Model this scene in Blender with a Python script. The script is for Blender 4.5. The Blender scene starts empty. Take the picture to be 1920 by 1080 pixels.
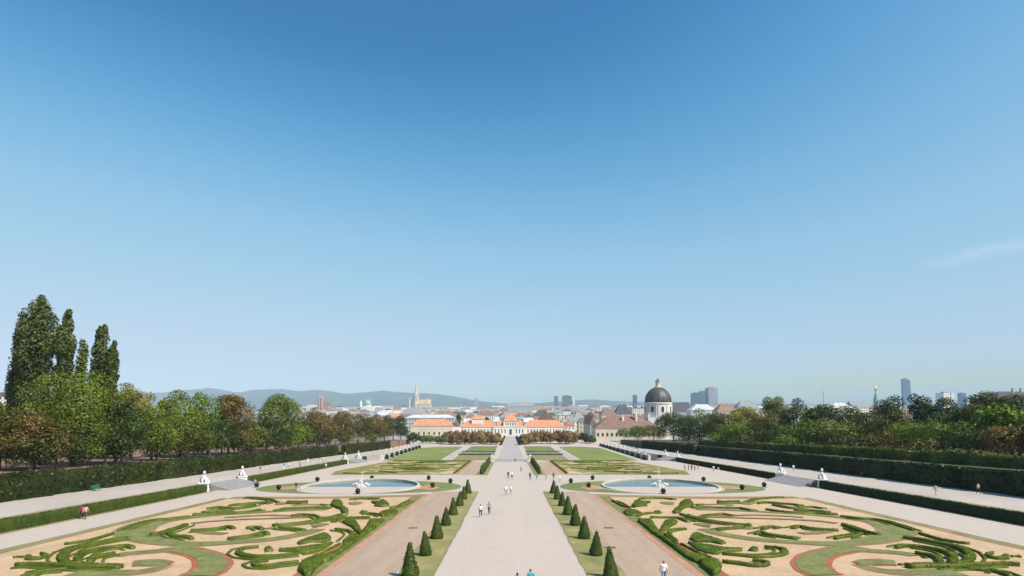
import bpy, math, random
import numpy as np
from mathutils import Vector
from mathutils.geometry import tessellate_polygon

random.seed(7)
rng = np.random.default_rng(7)
R = math.radians
SC = bpy.context.scene
COL = SC.collection

# ------------------------------------------------------------------ camera
F = 1060.0; PITCH = math.radians(4.0); CY0 = 765 - F * math.tan(PITCH); YAW = math.atan(2.5 * math.cos(PITCH) / F); H0 = 11.2
cam_d = bpy.data.cameras.new('camera'); cam = bpy.data.objects.new('camera', cam_d); COL.objects.link(cam)
cam_d.sensor_width = 36; cam_d.lens = 36 * F / 1920; cam_d.shift_y = (CY0 - 540) / 1920; cam_d.clip_start = 0.1; cam_d.clip_end = 30000
cam.location = (0, 0, H0); cam.rotation_euler = (math.pi / 2 + PITCH, 0, -YAW)
SC.camera = cam

# ------------------------------------------------------------------ sky and sun
SUN_EL = R(50); SUN_DIR = Vector((0.80 * math.cos(SUN_EL), -0.60 * math.cos(SUN_EL), math.sin(SUN_EL)))
w = bpy.data.worlds.new('World'); SC.world = w; w.use_nodes = True
nt = w.node_tree; bg = nt.nodes['Background']
sky = nt.nodes.new('ShaderNodeTexSky'); sky.sky_type = 'NISHITA'; sky.sun_disc = False
sky.sun_elevation = SUN_EL; sky.sun_rotation = math.atan2(SUN_DIR.x, SUN_DIR.y)
sky.altitude = 200; sky.air_density = 1.35; sky.dust_density = 1.3; sky.ozone_density = 4.5
bg.inputs['Strength'].default_value = 0.106
# tone of the photograph's sky: one curve per channel over the whole dome
_sc = nt.nodes.new('ShaderNodeVectorMath'); _sc.operation = 'SCALE'; _sc.inputs['Scale'].default_value = 1 / 8.4; nt.links.new(sky.outputs['Color'], _sc.inputs[0])
_cv = nt.nodes.new('ShaderNodeRGBCurve'); nt.links.new(_sc.outputs[0], _cv.inputs['Color'])
for _k, _pts in enumerate(([(0, 0), (.125, .0375), (.136, .053), (.154, .0856), (.182, .1425), (.226, .217), (.313, .287), (.427, .351), (1, .5)],
                           [(0, 0), (.2165, .163), (.235, .207), (.264, .268), (.308, .342), (.373, .409), (.485, .457), (.59, .477), (1, .53)],
                           [(0, 0), (.396, .355), (.4225, .413), (.461, .482), (.516, .535), (.584, .574), (.66, .579), (1, .62)])):
    _c_ = _cv.mapping.curves[_k]
    _c_.points[0].location = _pts[0]; _c_.points[1].location = _pts[-1]
    for _p in _pts[1:-1]: _c_.points.new(*_p)
    for _p in _c_.points: _p.handle_type = 'VECTOR'
_cv.mapping.update()
hsv = nt.nodes.new('ShaderNodeMix'); hsv.data_type = 'RGBA'; hsv.blend_type = 'MULTIPLY'; hsv.clamp_result = False; hsv.inputs[0].default_value = 1.0; hsv.inputs[7].default_value = (1 / 0.106,) * 3 + (1,)
nt.links.new(_cv.outputs['Color'], hsv.inputs[6])
# a faint streak of high cirrus low in the east of the view
tc = nt.nodes.new('ShaderNodeTexCoord')
def _wdot(v):
    d = nt.nodes.new('ShaderNodeVectorMath'); d.operation = 'DOT_PRODUCT'; d.inputs[1].default_value = v; nt.links.new(tc.outputs['Generated'], d.inputs[0]); return d.outputs['Value']
def _wm(op, a, b=None, c=None):
    m_ = nt.nodes.new('ShaderNodeMath'); m_.operation = op
    for i_, v_ in enumerate((a, b, c)):
        if v_ is None: continue
        if isinstance(v_, (int, float)): m_.inputs[i_].default_value = v_
        else: nt.links.new(v_, m_.inputs[i_])
    return m_.outputs[0]
_nz = nt.nodes.new('ShaderNodeTexNoise'); _nz.inputs['Scale'].default_value = 26; _nz.inputs['Detail'].default_value = 6; nt.links.new(tc.outputs['Generated'], _nz.inputs['Vector'])
_off = _wm('MULTIPLY_ADD', _nz.outputs['Fac'], 0.022, -0.011)
_dist = _wm('ABSOLUTE', _wm('ADD', _wdot((0.19147, 0.10841, -0.97549)), _off))
_along = _wdot((0.74321, -0.66518, 0.07195)); _front = _wm('GREATER_THAN', _wdot((0.64108, 0.73877, 0.20793)), 0.5)
_core = _wm('MAXIMUM', _wm('SUBTRACT', 1.0, _wm('MULTIPLY', _dist, 1 / 0.012)), 0.0)
_len = _wm('MAXIMUM', _wm('SUBTRACT', 1.0, _wm('POWER', _wm('ABSOLUTE', _wm('MULTIPLY', _along, 12.0032)), 3.0)), 0.0)
_fac = _wm('MULTIPLY', _wm('MULTIPLY', _wm('MULTIPLY', _core, _len), _front), 0.16)
_cm = nt.nodes.new('ShaderNodeMix'); _cm.data_type = 'RGBA'; nt.links.new(_fac, _cm.inputs[0]); nt.links.new(hsv.outputs[2], _cm.inputs[6]); _cm.inputs[7].default_value = (6.5, 6.9, 7.4, 1)
nt.links.new(_cm.outputs[2], bg.inputs['Color'])
sun_d = bpy.data.lights.new('sun', 'SUN'); sun_d.energy = 4.7; sun_d.angle = R(0.53); sun_d.color = (1.0, 0.94, 0.85)
sun = bpy.data.objects.new('sun', sun_d); COL.objects.link(sun)
sun.rotation_euler = (-SUN_DIR).to_track_quat('-Z', 'Y').to_euler()
vs = SC.view_settings; vs.view_transform = 'Standard'; vs.look = 'None'; vs.exposure = 0.45; vs.gamma = 1.0; vs.use_curve_mapping = False
SC.cycles.use_denoising = True
SC.cycles.max_bounces = 6; SC.cycles.diffuse_bounces = 3; SC.cycles.volume_bounces = 1; SC.cycles.transparent_max_bounces = 8
SC.cycles.caustics_reflective = False; SC.cycles.caustics_refractive = False

# ------------------------------------------------------------------ heights of the place
S = 0.04026                                   # fall of the upper garden
def gA(y): return -S * y
def gB(y): return -6.63 - 0.0191 * y          # lower garden
ZC = -18.6                                    # the town
TER = 1.25                                    # side terraces above the parterre
BOS = 5.0                                     # wooded banks above the parterre

_c, _s = math.cos(PITCH), math.sin(PITCH); _cy, _sy = math.cos(YAW), math.sin(YAW)
def at(px, py, Y):
    """point at distance Y down the garden seen in the given direction"""
    u = (px - 960) / F; v = (CY0 - py) / F
    d = (u, _c - v * _s, _s + v * _c)
    d = (d[0] * _cy + d[1] * _sy, -d[0] * _sy + d[1] * _cy, d[2])
    t = Y / d[1]
    return Vector((d[0] * t, Y, d[2] * t + H0))

# ------------------------------------------------------------------ materials
MATS = {}
def mat(name, col, rough=0.85, var=0.15, scale=1.0, col2=None, bump=0.0, bscale=None, detail=4, spec=0.3, metal=0.0, stretch=None, fine=None):
    if name in MATS: return MATS[name]
    m = bpy.data.materials.new(name); m.use_nodes = True; MATS[name] = m
    t = m.node_tree; b = t.nodes['Principled BSDF']
    b.inputs['Roughness'].default_value = rough; b.inputs['Specular IOR Level'].default_value = spec; b.inputs['Metallic'].default_value = metal
    geo = t.nodes.new('ShaderNodeNewGeometry'); src = geo.outputs['Position']
    if stretch:
        mp = t.nodes.new('ShaderNodeMapping'); mp.inputs['Scale'].default_value = stretch; t.links.new(src, mp.inputs['Vector']); src = mp.outputs['Vector']
    n = t.nodes.new('ShaderNodeTexNoise'); n.inputs['Scale'].default_value = scale; n.inputs['Detail'].default_value = detail; n.inputs['Roughness'].default_value = 0.6
    t.links.new(src, n.inputs['Vector'])
    r = t.nodes.new('ShaderNodeValToRGB'); r.color_ramp.elements[0].position = 0.32; r.color_ramp.elements[1].position = 0.68
    c1 = col2 or tuple(c * (1 - var) for c in col); c2 = col if col2 else tuple(min(1, c * (1 + var)) for c in col)
    r.color_ramp.elements[0].color = (*c1, 1); r.color_ramp.elements[1].color = (*c2, 1)
    t.links.new(n.outputs['Fac'], r.inputs['Fac'])
    out = r.outputs['Color']
    if fine:                                    # a second, finer grain on top: (scale, amount)
        n3 = t.nodes.new('ShaderNodeTexNoise'); n3.inputs['Scale'].default_value = fine[0]; n3.inputs['Detail'].default_value = 5
        t.links.new(geo.outputs['Position'], n3.inputs['Vector'])
        mr = t.nodes.new('ShaderNodeMapRange'); mr.inputs[1].default_value = 0.3; mr.inputs[2].default_value = 0.7
        mr.inputs[3].default_value = 1 - fine[1]; mr.inputs[4].default_value = 1 + fine[1]
        t.links.new(n3.outputs['Fac'], mr.inputs['Value'])
        mx = t.nodes.new('ShaderNodeMix'); mx.data_type = 'RGBA'; mx.blend_type = 'MULTIPLY'; mx.inputs[0].default_value = 1
        t.links.new(out, mx.inputs[6]); t.links.new(mr.outputs[0], mx.inputs[7]); out = mx.outputs[2]
    t.links.new(out, b.inputs['Base Color'])
    if bump:
        n2 = t.nodes.new('ShaderNodeTexNoise'); n2.inputs['Scale'].default_value = bscale or scale * 6; n2.inputs['Detail'].default_value = 5
        t.links.new(src, n2.inputs['Vector'])
        bp = t.nodes.new('ShaderNodeBump'); bp.inputs['Strength'].default_value = bump; bp.inputs['Distance'].default_value = 0.05
        t.links.new(n2.outputs['Fac'], bp.inputs['Height']); t.links.new(bp.outputs['Normal'], b.inputs['Normal'])
    return m

def leafmat(name, ca, cb, hue=0.02, val=0.25, scale=0.25, trans=0.16, cc=None):
    """foliage: leaf-to-leaf tint from the 'rnd' attribute, clump-to-clump from noise, tree-to-tree from the object"""
    if name in MATS: return MATS[name]
    m = bpy.data.materials.new(name); m.use_nodes = True; MATS[name] = m
    t = m.node_tree; t.nodes.clear()
    o = t.nodes.new('ShaderNodeOutputMaterial')
    at_ = t.nodes.new('ShaderNodeAttribute'); at_.attribute_name = 'rnd'
    geo = t.nodes.new('ShaderNodeNewGeometry')
    n = t.nodes.new('ShaderNodeTexNoise'); n.inputs['Scale'].default_value = scale; n.inputs['Detail'].default_value = 3
    t.links.new(geo.outputs['Position'], n.inputs['Vector'])
    ad = t.nodes.new('ShaderNodeMath'); ad.operation = 'MULTIPLY_ADD'; ad.inputs[1].default_value = 0.38
    t.links.new(at_.outputs['Fac'], ad.inputs[0])
    sb = t.nodes.new('ShaderNodeMapRange'); sb.inputs[1].default_value = 0.3; sb.inputs[2].default_value = 0.7; sb.inputs[3].default_value = 0; sb.inputs[4].default_value = 0.55
    t.links.new(n.outputs['Fac'], sb.inputs['Value']); t.links.new(sb.outputs[0], ad.inputs[2])
    r = t.nodes.new('ShaderNodeValToRGB')
    r.color_ramp.elements[0].color = (*ca, 1); r.color_ramp.elements[1].color = (*cb, 1)
    r.color_ramp.elements[0].position = 0.1; r.color_ramp.elements[1].position = 0.9
    if cc:
        e = r.color_ramp.elements.new(0.5); e.color = (*cc, 1)
    t.links.new(ad.outputs[0], r.inputs['Fac'])
    oi = t.nodes.new('ShaderNodeObjectInfo')
    hs = t.nodes.new('ShaderNodeHueSaturation')
    h = t.nodes.new('ShaderNodeMapRange'); h.inputs[3].default_value = 0.5 - hue; h.inputs[4].default_value = 0.5 + hue
    v = t.nodes.new('ShaderNodeMapRange'); v.inputs[3].default_value = 1 - val; v.inputs[4].default_value = 1 + val
    t.links.new(oi.outputs['Random'], h.inputs['Value']); t.links.new(h.outputs[0], hs.inputs['Hue'])
    fr = t.nodes.new('ShaderNodeMath'); fr.operation = 'FRACT'; mm = t.nodes.new('ShaderNodeMath'); mm.operation = 'MULTIPLY'; mm.inputs[1].default_value = 7.31
    t.links.new(oi.outputs['Random'], mm.inputs[0]); t.links.new(mm.outputs[0], fr.inputs[0]); t.links.new(fr.outputs[0], v.inputs['Value'])
    t.links.new(v.outputs[0], hs.inputs['Value']); t.links.new(r.outputs['Color'], hs.inputs['Color'])
    df = t.nodes.new('ShaderNodeBsdfDiffuse'); tr = t.nodes.new('ShaderNodeBsdfTranslucent'); mx = t.nodes.new('ShaderNodeMixShader')
    mx.inputs['Fac'].default_value = trans
    t.links.new(hs.outputs['Color'], df.inputs['Color']); t.links.new(hs.outputs['Color'], tr.inputs['Color'])
    t.links.new(df.outputs[0], mx.inputs[1]); t.links.new(tr.outputs[0], mx.inputs[2])
    gl = t.nodes.new('ShaderNodeBsdfGlossy'); gl.inputs['Roughness'].default_value = 0.55; gl.inputs['Color'].default_value = (0.8, 0.9, 0.7, 1)
    m2 = t.nodes.new('ShaderNodeMixShader'); m2.inputs['Fac'].default_value = 0.03
    t.links.new(mx.outputs[0], m2.inputs[1]); t.links.new(gl.outputs[0], m2.inputs[2]); t.links.new(m2.outputs[0], o.inputs['Surface'])
    return m

GRAVEL = mat('gravel', (0.425, 0.358, 0.305), 0.95, 0.03, 1.0, stretch=(0.3, 0.02, 1), bump=0.25, bscale=6, detail=8, fine=(2.4, 0.06))
TERRG = mat('terrace_gravel', (0.39, 0.34, 0.295), 0.95, 0.09, 0.07, bump=0.25, bscale=6, detail=8, fine=(1.8, 0.07))
GRAVEL2 = mat('side_gravel', (0.345, 0.25, 0.18), 0.95, 0.10, 1.0, stretch=(0.7, 0.05, 1), bump=0.25, bscale=6, detail=8, fine=(1.8, 0.07))
SAND = mat('parterre_sand', (0.46, 0.315, 0.19), 0.95, 0.13, 0.3, bump=0.2, bscale=5, detail=8, fine=(2.2, 0.12))
BAND = mat('fine_turf', (0.195, 0.19, 0.066), 0.95, col2=(0.115, 0.135, 0.038), scale=0.7, bump=0.3, bscale=9, fine=(3, 0.25))
DRY = mat('dry_turf', (0.26, 0.20, 0.095), 0.95, col2=(0.165, 0.155, 0.06), scale=0.30, bump=0.3, bscale=8, fine=(4, 0.14))
LAWN = mat('lawn', (0.17, 0.19, 0.055), 0.95, col2=(0.115, 0.145, 0.038), scale=0.12, bump=0.3, bscale=6, fine=(3, 0.15))
CONELAWN = mat('worn_lawn', (0.29, 0.235, 0.105), 0.95, col2=(0.15, 0.165, 0.048), scale=0.35, bump=0.3, bscale=6, fine=(4, 0.14))
REDG = mat('red_grit', (0.34, 0.115, 0.055), 0.95, col2=(0.27, 0.08, 0.036), scale=0.8, fine=(4, 0.15))
PINKG = mat('pink_grit', (0.42, 0.235, 0.15), 0.95, col2=(0.36, 0.175, 0.105), scale=0.5, fine=(4, 0.12))
SOIL = mat('bank_soil', (0.22, 0.13, 0.085), 0.95, 0.25, 0.25, fine=(3, 0.2))
BANKG = mat('bank_undergrowth', (0.075, 0.07, 0.03), 0.95, 0.3, 0.3, fine=(3, 0.25))
STONE = mat('white_stone', (0.62, 0.60, 0.56), 0.7, 0.10, 1.5, bump=0.15, fine=(6, 0.08))
STONEG = mat('grey_stone', (0.40, 0.39, 0.365), 0.8, 0.14, 1.2, bump=0.2, fine=(6, 0.1))
PAVE = mat('ramp_paving', (0.23, 0.22, 0.215), 0.85, 0.12, 0.8, bump=0.2, fine=(5, 0.1))
IRON = mat('cast_iron', (0.06, 0.06, 0.06), 0.6, 0.2, 5)
BARK = mat('bark', (0.12, 0.09, 0.065), 0.95, 0.3, 3, bump=0.5)
TUB = mat('green_tub', (0.03, 0.07, 0.04), 0.6, 0.15, 3)

BOX = leafmat('box_hedge_leaf', (0.0558, 0.0856, 0.0073), (0.1488, 0.1860, 0.0182), hue=0.006, val=0.08, scale=0.7)
YEW = leafmat('yew_leaf', (0.0263, 0.0448, 0.0047), (0.0659, 0.0922, 0.0103), hue=0.008, val=0.12, scale=0.8)
DARKYEW = leafmat('dark_yew_leaf', (0.0060, 0.0144, 0.0034), (0.0156, 0.0300, 0.0059), hue=0.01, val=0.2, scale=0.8)
WALLH = leafmat('hornbeam_leaf', (0.0151, 0.0234, 0.0024), (0.0535, 0.0518, 0.0045), hue=0.01, val=0.1, scale=0.14, cc=(0.0267, 0.0368, 0.0033))  # blotchy tone carries the hedge's patchy shadows in the colour
TOPH = leafmat('hornbeam_painted_sun_leaf', (0.036, 0.055, 0.006), (0.12, 0.13, 0.016), hue=0.01, val=0.1, scale=0.2)  # leaf colour lightened to paint in sun on the hedge top
WALLH2 = leafmat('hornbeam_painted_shade_leaf', (0.0109, 0.0193, 0.0042), (0.0420, 0.0525, 0.0087), hue=0.01, val=0.1, scale=0.16, cc=(0.0189, 0.0315, 0.0056))  # leaf colour darkened to paint in shade on the right hedge walls
TREE = {
 'green': leafmat('green_tree_leaf', (0.0524, 0.0895, 0.0051), (0.1465, 0.2006, 0.0112), hue=0.012, val=0.12),
 'deep': leafmat('deep_green_leaf', (0.0181, 0.0344, 0.0046), (0.0525, 0.0764, 0.0086), hue=0.012, val=0.15),
 'olive': leafmat('olive_leaf', (0.0435, 0.0517, 0.0052), (0.1414, 0.1306, 0.0138), hue=0.015, val=0.15, cc=(0.0762, 0.0844, 0.0085)),
 'yellow': leafmat('yellowing_leaf', (0.1206, 0.1131, 0.0142), (0.3016, 0.2413, 0.0437), hue=0.015, val=0.12),
 'rust': leafmat('rust_leaf', (0.0950, 0.0605, 0.0132), (0.2281, 0.1532, 0.0360), hue=0.012, val=0.12, cc=(0.1521, 0.1048, 0.0240)),
 'mixed': leafmat('turning_leaf', (0.0357, 0.0523, 0.0057), (0.1427, 0.0761, 0.0158), hue=0.012, val=0.12, cc=(0.0809, 0.0690, 0.0100)),
 'chestnut': leafmat('chestnut_leaf', (0.1445, 0.0850, 0.0300), (0.3570, 0.2350, 0.0900), hue=0.012, val=0.12, cc=(0.2380, 0.1500, 0.0550)),
 'poplar': leafmat('poplar_leaf', (0.0326, 0.0553, 0.0094), (0.1041, 0.1302, 0.0236), hue=0.008, val=0.08, scale=0.4),
 'pale': leafmat('pale_tree_leaf', (0.0690, 0.0965, 0.0132), (0.1724, 0.2069, 0.0353), hue=0.012, val=0.1),
}

# ------------------------------------------------------------------ object helpers
def tag(o, label=None, cat=None, group=None, kind=None):
    if label: o['label'] = label
    if cat: o['category'] = cat
    if group: o['group'] = group
    if kind: o['kind'] = kind
    return o
def empty(name, loc=(0, 0, 0), rz=0.0):
    o = bpy.data.objects.new(name, None); COL.objects.link(o); o.location = loc; o.rotation_euler = (0, 0, rz); o.empty_display_size = 0.3
    return o
def copy_tree(o, parent=None):
    c = o.copy(); COL.objects.link(c)
    if parent is not None:
        c.parent = parent; c.matrix_parent_inverse.identity()
    for ch in list(o.children): copy_tree(ch, c)
    return c
def link(name, me, m, parent=None, loc=(0, 0, 0), smooth=False):
    o = bpy.data.objects.new(name, me); COL.objects.link(o)
    for mm in (m if isinstance(m, (list, tuple)) else [m]): me.materials.append(mm)
    o.location = loc
    if parent is not None: o.parent = parent
    if smooth:
        me.polygons.foreach_set('use_smooth', [True] * len(me.polygons))
    return o

class MB:
    """collects simple solids into ONE mesh"""
    def __init__(s): s.v = []; s.f = []; s.mi = []; s.cur = 0
    def add(s, vs_, fs):
        o = len(s.v); s.v += [tuple(p) for p in vs_]; s.f += [tuple(i + o for i in f) for f in fs]; s.mi += [s.cur] * len(fs); return s
    def box(s, x0, x1, y0, y1, z0, z1):
        return s.add([(x0, y0, z0), (x1, y0, z0), (x1, y1, z0), (x0, y1, z0), (x0, y0, z1), (x1, y0, z1), (x1, y1, z1), (x0, y1, z1)],
                     [(0, 3, 2, 1), (4, 5, 6, 7), (0, 1, 5, 4), (1, 2, 6, 5), (2, 3, 7, 6), (3, 0, 4, 7)])
    def slope_box(s, x0, x1, y0, y1, z0, z1, sl):
        """box whose top and bottom follow a fall of sl along y"""
        k = lambda y: -sl * y
        return s.add([(x0, y0, z0 + k(y0)), (x1, y0, z0 + k(y0)), (x1, y1, z0 + k(y1)), (x0, y1, z0 + k(y1)), (x0, y0, z1 + k(y0)), (x1, y0, z1 + k(y0)), (x1, y1, z1 + k(y1)), (x0, y1, z1 + k(y1))],
                     [(0, 3, 2, 1), (4, 5, 6, 7), (0, 1, 5, 4), (1, 2, 6, 5), (2, 3, 7, 6), (3, 0, 4, 7)])
    def lathe(s, prof, n=16, c=(0, 0, 0), cap=True, sx=1, sy=1):
        vs_ = []; fs = []
        for r, z in prof:
            for i in range(n):
                a = 2 * math.pi * i / n; vs_.append((c[0] + sx * r * math.cos(a), c[1] + sy * r * math.sin(a), c[2] + z))
        for k in range(len(prof) - 1):
            for i in range(n):
                j = (i + 1) % n; fs.append((k * n + i, k * n + j, (k + 1) * n + j, (k + 1) * n + i))
        if cap:
            fs.append(tuple(range(n - 1, -1, -1))); fs.append(tuple((len(prof) - 1) * n + i for i in range(n)))
        return s.add(vs_, fs)
    def tube(s, pts, rad, n=7):
        P = [Vector(p) for p in pts]; rad = rad if isinstance(rad, (list, tuple)) else [rad] * len(P)
        vs_ = []; fs = []
        for i, p in enumerate(P):
            d = (P[min(i + 1, len(P) - 1)] - P[max(i - 1, 0)]).normalized()
            a = d.cross(Vector((0, 1, 0.13))).normalized(); b = d.cross(a)
            for k in range(n):
                t = 2 * math.pi * k / n; vs_.append(p + (a * math.cos(t) + b * math.sin(t)) * rad[i])
        for i in range(len(P) - 1):
            for k in range(n):
                j = (k + 1) % n; fs.append((i * n + k, i * n + j, (i + 1) * n + j, (i + 1) * n + k))
        fs.append(tuple(range(n - 1, -1, -1))); fs.append(tuple((len(P) - 1) * n + k for k in range(n)))
        return s.add(vs_, fs)
    def mesh(s, name):
        me = bpy.data.meshes.new(name); me.from_pydata(s.v, [], s.f)
        if any(s.mi): me.polygons.foreach_set('material_index', s.mi)
        me.update(); return me
    def build(s, name, m, parent=None, loc=(0, 0, 0), smooth=False):
        return link(name, s.mesh(name), m, parent, loc, smooth)

def sheet(name, pts, m, z, parent=None, kind='structure', label=None):
    """flat polygon whose height follows z(x, y)"""
    tri = tessellate_polygon([[Vector((p[0], p[1], 0)) for p in pts]])
    me = bpy.data.meshes.new(name); me.from_pydata([(p[0], p[1], z(p[0], p[1])) for p in pts], [], [tuple(t) for t in tri]); me.update()
    for p in me.polygons:
        if p.normal.z < 0: p.flip()
    o = link(name, me, m, parent)
    if parent is None: tag(o, label, None, None, kind)
    return o

# --- leaves
def leaf_arrays(c, nrm, size, spread=0.6):
    n = len(c)
    d = nrm + rng.normal(0, spread, (n, 3)); d /= np.linalg.norm(d, axis=1, keepdims=True) + 1e-9
    t = rng.normal(0, 1, (n, 3)); t -= d * (t * d).sum(1, keepdims=True); t /= np.linalg.norm(t, axis=1, keepdims=True) + 1e-9
    b = np.cross(d, t); s = np.asarray(size)[:, None] if np.ndim(size) else size
    return np.stack([c - t * s, c - b * s * 0.62, c + t * s, c + b * s * 0.62], 1)      # diamond leaf clusters
def leaf_mesh(name, Q, base_v=None, base_f=None, rnd=None):
    n = len(Q); V = Q.reshape(-1, 3)
    nb = 0 if base_v is None else len(base_v)
    if nb: V = np.vstack([np.asarray(base_v, float), V])
    me = bpy.data.meshes.new(name)
    faces_b = [] if base_f is None else base_f
    loops = np.concatenate([np.fromiter((i for f in faces_b for i in f), dtype=np.int64), np.arange(nb, nb + 4 * n)])
    tot = np.concatenate([np.fromiter((len(f) for f in faces_b), dtype=np.int64), np.full(n, 4)])
    st = np.concatenate([[0], np.cumsum(tot)[:-1]])
    me.vertices.add(len(V)); me.vertices.foreach_set('co', V.ravel().astype(np.float32))
    me.loops.add(len(loops)); me.loops.foreach_set('vertex_index', loops.astype(np.int32))
    me.polygons.add(len(tot)); me.polygons.foreach_set('loop_start', st.astype(np.int32))
    me.update(calc_edges=True)
    a = me.attributes.new('rnd', 'FLOAT', 'POINT')
    r = rng.random(n) if rnd is None else rnd
    a.data.foreach_set('value', np.concatenate([rng.random(nb) * 0.6, np.repeat(r, 4)]).astype(np.float32))
    me.validate(); return me
def surf_sample(v, f, dens, skip_down=True):
    """random points and normals on a polygon surface"""
    v = np.asarray(v, float); T = []
    for q in f:
        for k in range(1, len(q) - 1): T.append((q[0], q[k], q[k + 1]))
    T = np.array(T); a, b, c = v[T[:, 0]], v[T[:, 1]], v[T[:, 2]]
    cr = np.cross(b - a, c - a); ar = np.linalg.norm(cr, axis=1) / 2
    nr = cr / (2 * ar[:, None] + 1e-12)
    if skip_down:
        ar = np.where(nr[:, 2] < -0.5, 0, ar)
    n = int(ar.sum() * dens)
    if n < 1: n = 1
    i = rng.choice(len(T), n, p=ar / ar.sum()); u = rng.random((n, 2)); fl = u.sum(1) > 1; u[fl] = 1 - u[fl]
    return a[i] + (b - a)[i] * u[:, :1] + (c - a)[i] * u[:, 1:], nr[i]
def leafy(name, v, f, m, dens, size, parent=None, loc=(0, 0, 0), jit=0.05, spread=0.6):
    p, n = surf_sample(v, f, dens)
    p = p + n * rng.normal(0, jit, (len(p), 1))
    Q = leaf_arrays(p, n, size * rng.uniform(0.7, 1.3, len(p)), spread)
    return link(name, leaf_mesh(name, Q, v, f), m, parent, loc)

# ------------------------------------------------------------------ the ground
zA = lambda dz: (lambda x, y: gA(y) + dz)
zB = lambda dz: (lambda x, y: gB(y) + dz)
def rect(x0, x1, y0, y1): return [(x0, y0), (x1, y0), (x1, y1), (x0, y1)]
XL, XR = -56.2, 61.3                           # feet of the two terrace banks
# one sheet out to the horizon: lower garden, then the town, then the plain
me = bpy.data.meshes.new('ground')
ys = [-300, 205, 640, 1200, 4000, 12600]; zs = [gB(205) - 0.4, gB(205), gB(640), ZC - 1, ZC - 8, ZC - 20]
xs = [-15000, -400, 400, 15000]
me.from_pydata([(x, y, z) for y, z in zip(ys, zs) for x in xs], [], [(j * 4 + i, j * 4 + i + 1, j * 4 + i + 5, j * 4 + i + 4) for j in range(5) for i in range(3)])
tag(link('ground', me, mat('town_ground', (0.26, 0.25, 0.22), 0.95, 0.25, 0.02)), kind='structure')
# the upper garden: a thick gravelled slab that ends at the cascade
tag(MB().slope_box(XL, XR, -60, 217.0, -6, 0, S).build('garden_path', GRAVEL), kind='structure')
for sgn, x0, x1 in ((-1, 9.05, 14.35), (1, 9.05, 14.35)):
    sheet('side_path', rect(*sorted((sgn * x0, sgn * x1)), 30, 106), GRAVEL2, zA(0.012))
    sheet('side_path', rect(*sorted((sgn * 9.05, sgn * 13.0)), 146, 206), GRAVEL2, zA(0.012))
# strips of worn lawn under the yew cones
for sgn in (-1, 1):
    for y0, y1 in ((30, 106.5), (145.5, 206)):
        n = 40; yy = np.linspace(y0, y1, n)
        inner = [(sgn * (6.15 + 0.10 * rng.normal()), y) for y in yy]; outer = [(sgn * (9.0 + 0.08 * rng.normal()), y) for y in yy[::-1]]
        sheet('lawn_strip', inner + outer, CONELAWN, zA(0.025))
        inner = [(sgn * (5.9 + 0.05 * rng.normal()), y) for y in yy]; outer = [(sgn * (6.3), y) for y in yy[::-1]]
        sheet('strip_edging', inner + outer, DRY, zA(0.015))

# ------------------------------------------------------------------ parterre beds
PX0, PX1, PY0, PY1 = 16.9, 48.4, 44.7, 97.3
def side_x(x, sgn):
    """the beds mirror each other, the left one a little narrower"""
    if sgn > 0: return x
    return -(x if x < 20 else 20 + (x - 20) * 0.945)
def resample(pts, step):
    P = np.array(pts, float); d = np.r_[0, np.cumsum(np.linalg.norm(np.diff(P[:, :2], axis=0), axis=1))]
    n = max(3, int(d[-1] / step)); t = np.linspace(0, d[-1], n * 3)
    # smooth the polyline a little
    Q = np.stack([np.interp(t, d, P[:, k]) for k in range(P.shape[1])], 1)
    kx = max(3, int(len(Q) * 0.05) | 1); ker = np.ones(kx) / kx
    E = np.vstack([np.repeat(Q[:1], kx // 2, 0), Q, np.repeat(Q[-1:], kx // 2, 0)])
    Q = np.stack([np.convolve(E[:, k], ker, 'valid') for k in range(Q.shape[1])], 1)
    return Q[::3] if n * 3 > 9 else Q
def ribbon_edges(pts, step=0.6, extra=0.0):
    Q = resample(pts, step); d = np.gradient(Q[:, :2], axis=0); d /= np.linalg.norm(d, axis=1, keepdims=True) + 1e-9
    nrm = np.stack([-d[:, 1], d[:, 0]], 1); hw = Q[:, 2:3] / 2 + extra
    return Q[:, :2] + nrm * hw, Q[:, :2] - nrm * hw
def ribbon_sheet(name, pts, m, dz, extra=0.0):
    Lq, Rq = ribbon_edges(pts, 0.6, extra); n = len(Lq)
    V = [(x, y, gA(y) + dz) for x, y in Lq] + [(x, y, gA(y) + dz) for x, y in Rq]
    Fq = [(i, i + 1, n + i + 1, n + i) for i in range(n - 1)]
    me = bpy.data.meshes.new(name); me.from_pydata(V, [], Fq); me.update()
    for p in me.polygons:
        if p.normal.z < 0: p.flip()
    return tag(link(name, me, m), kind='structure')
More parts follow.
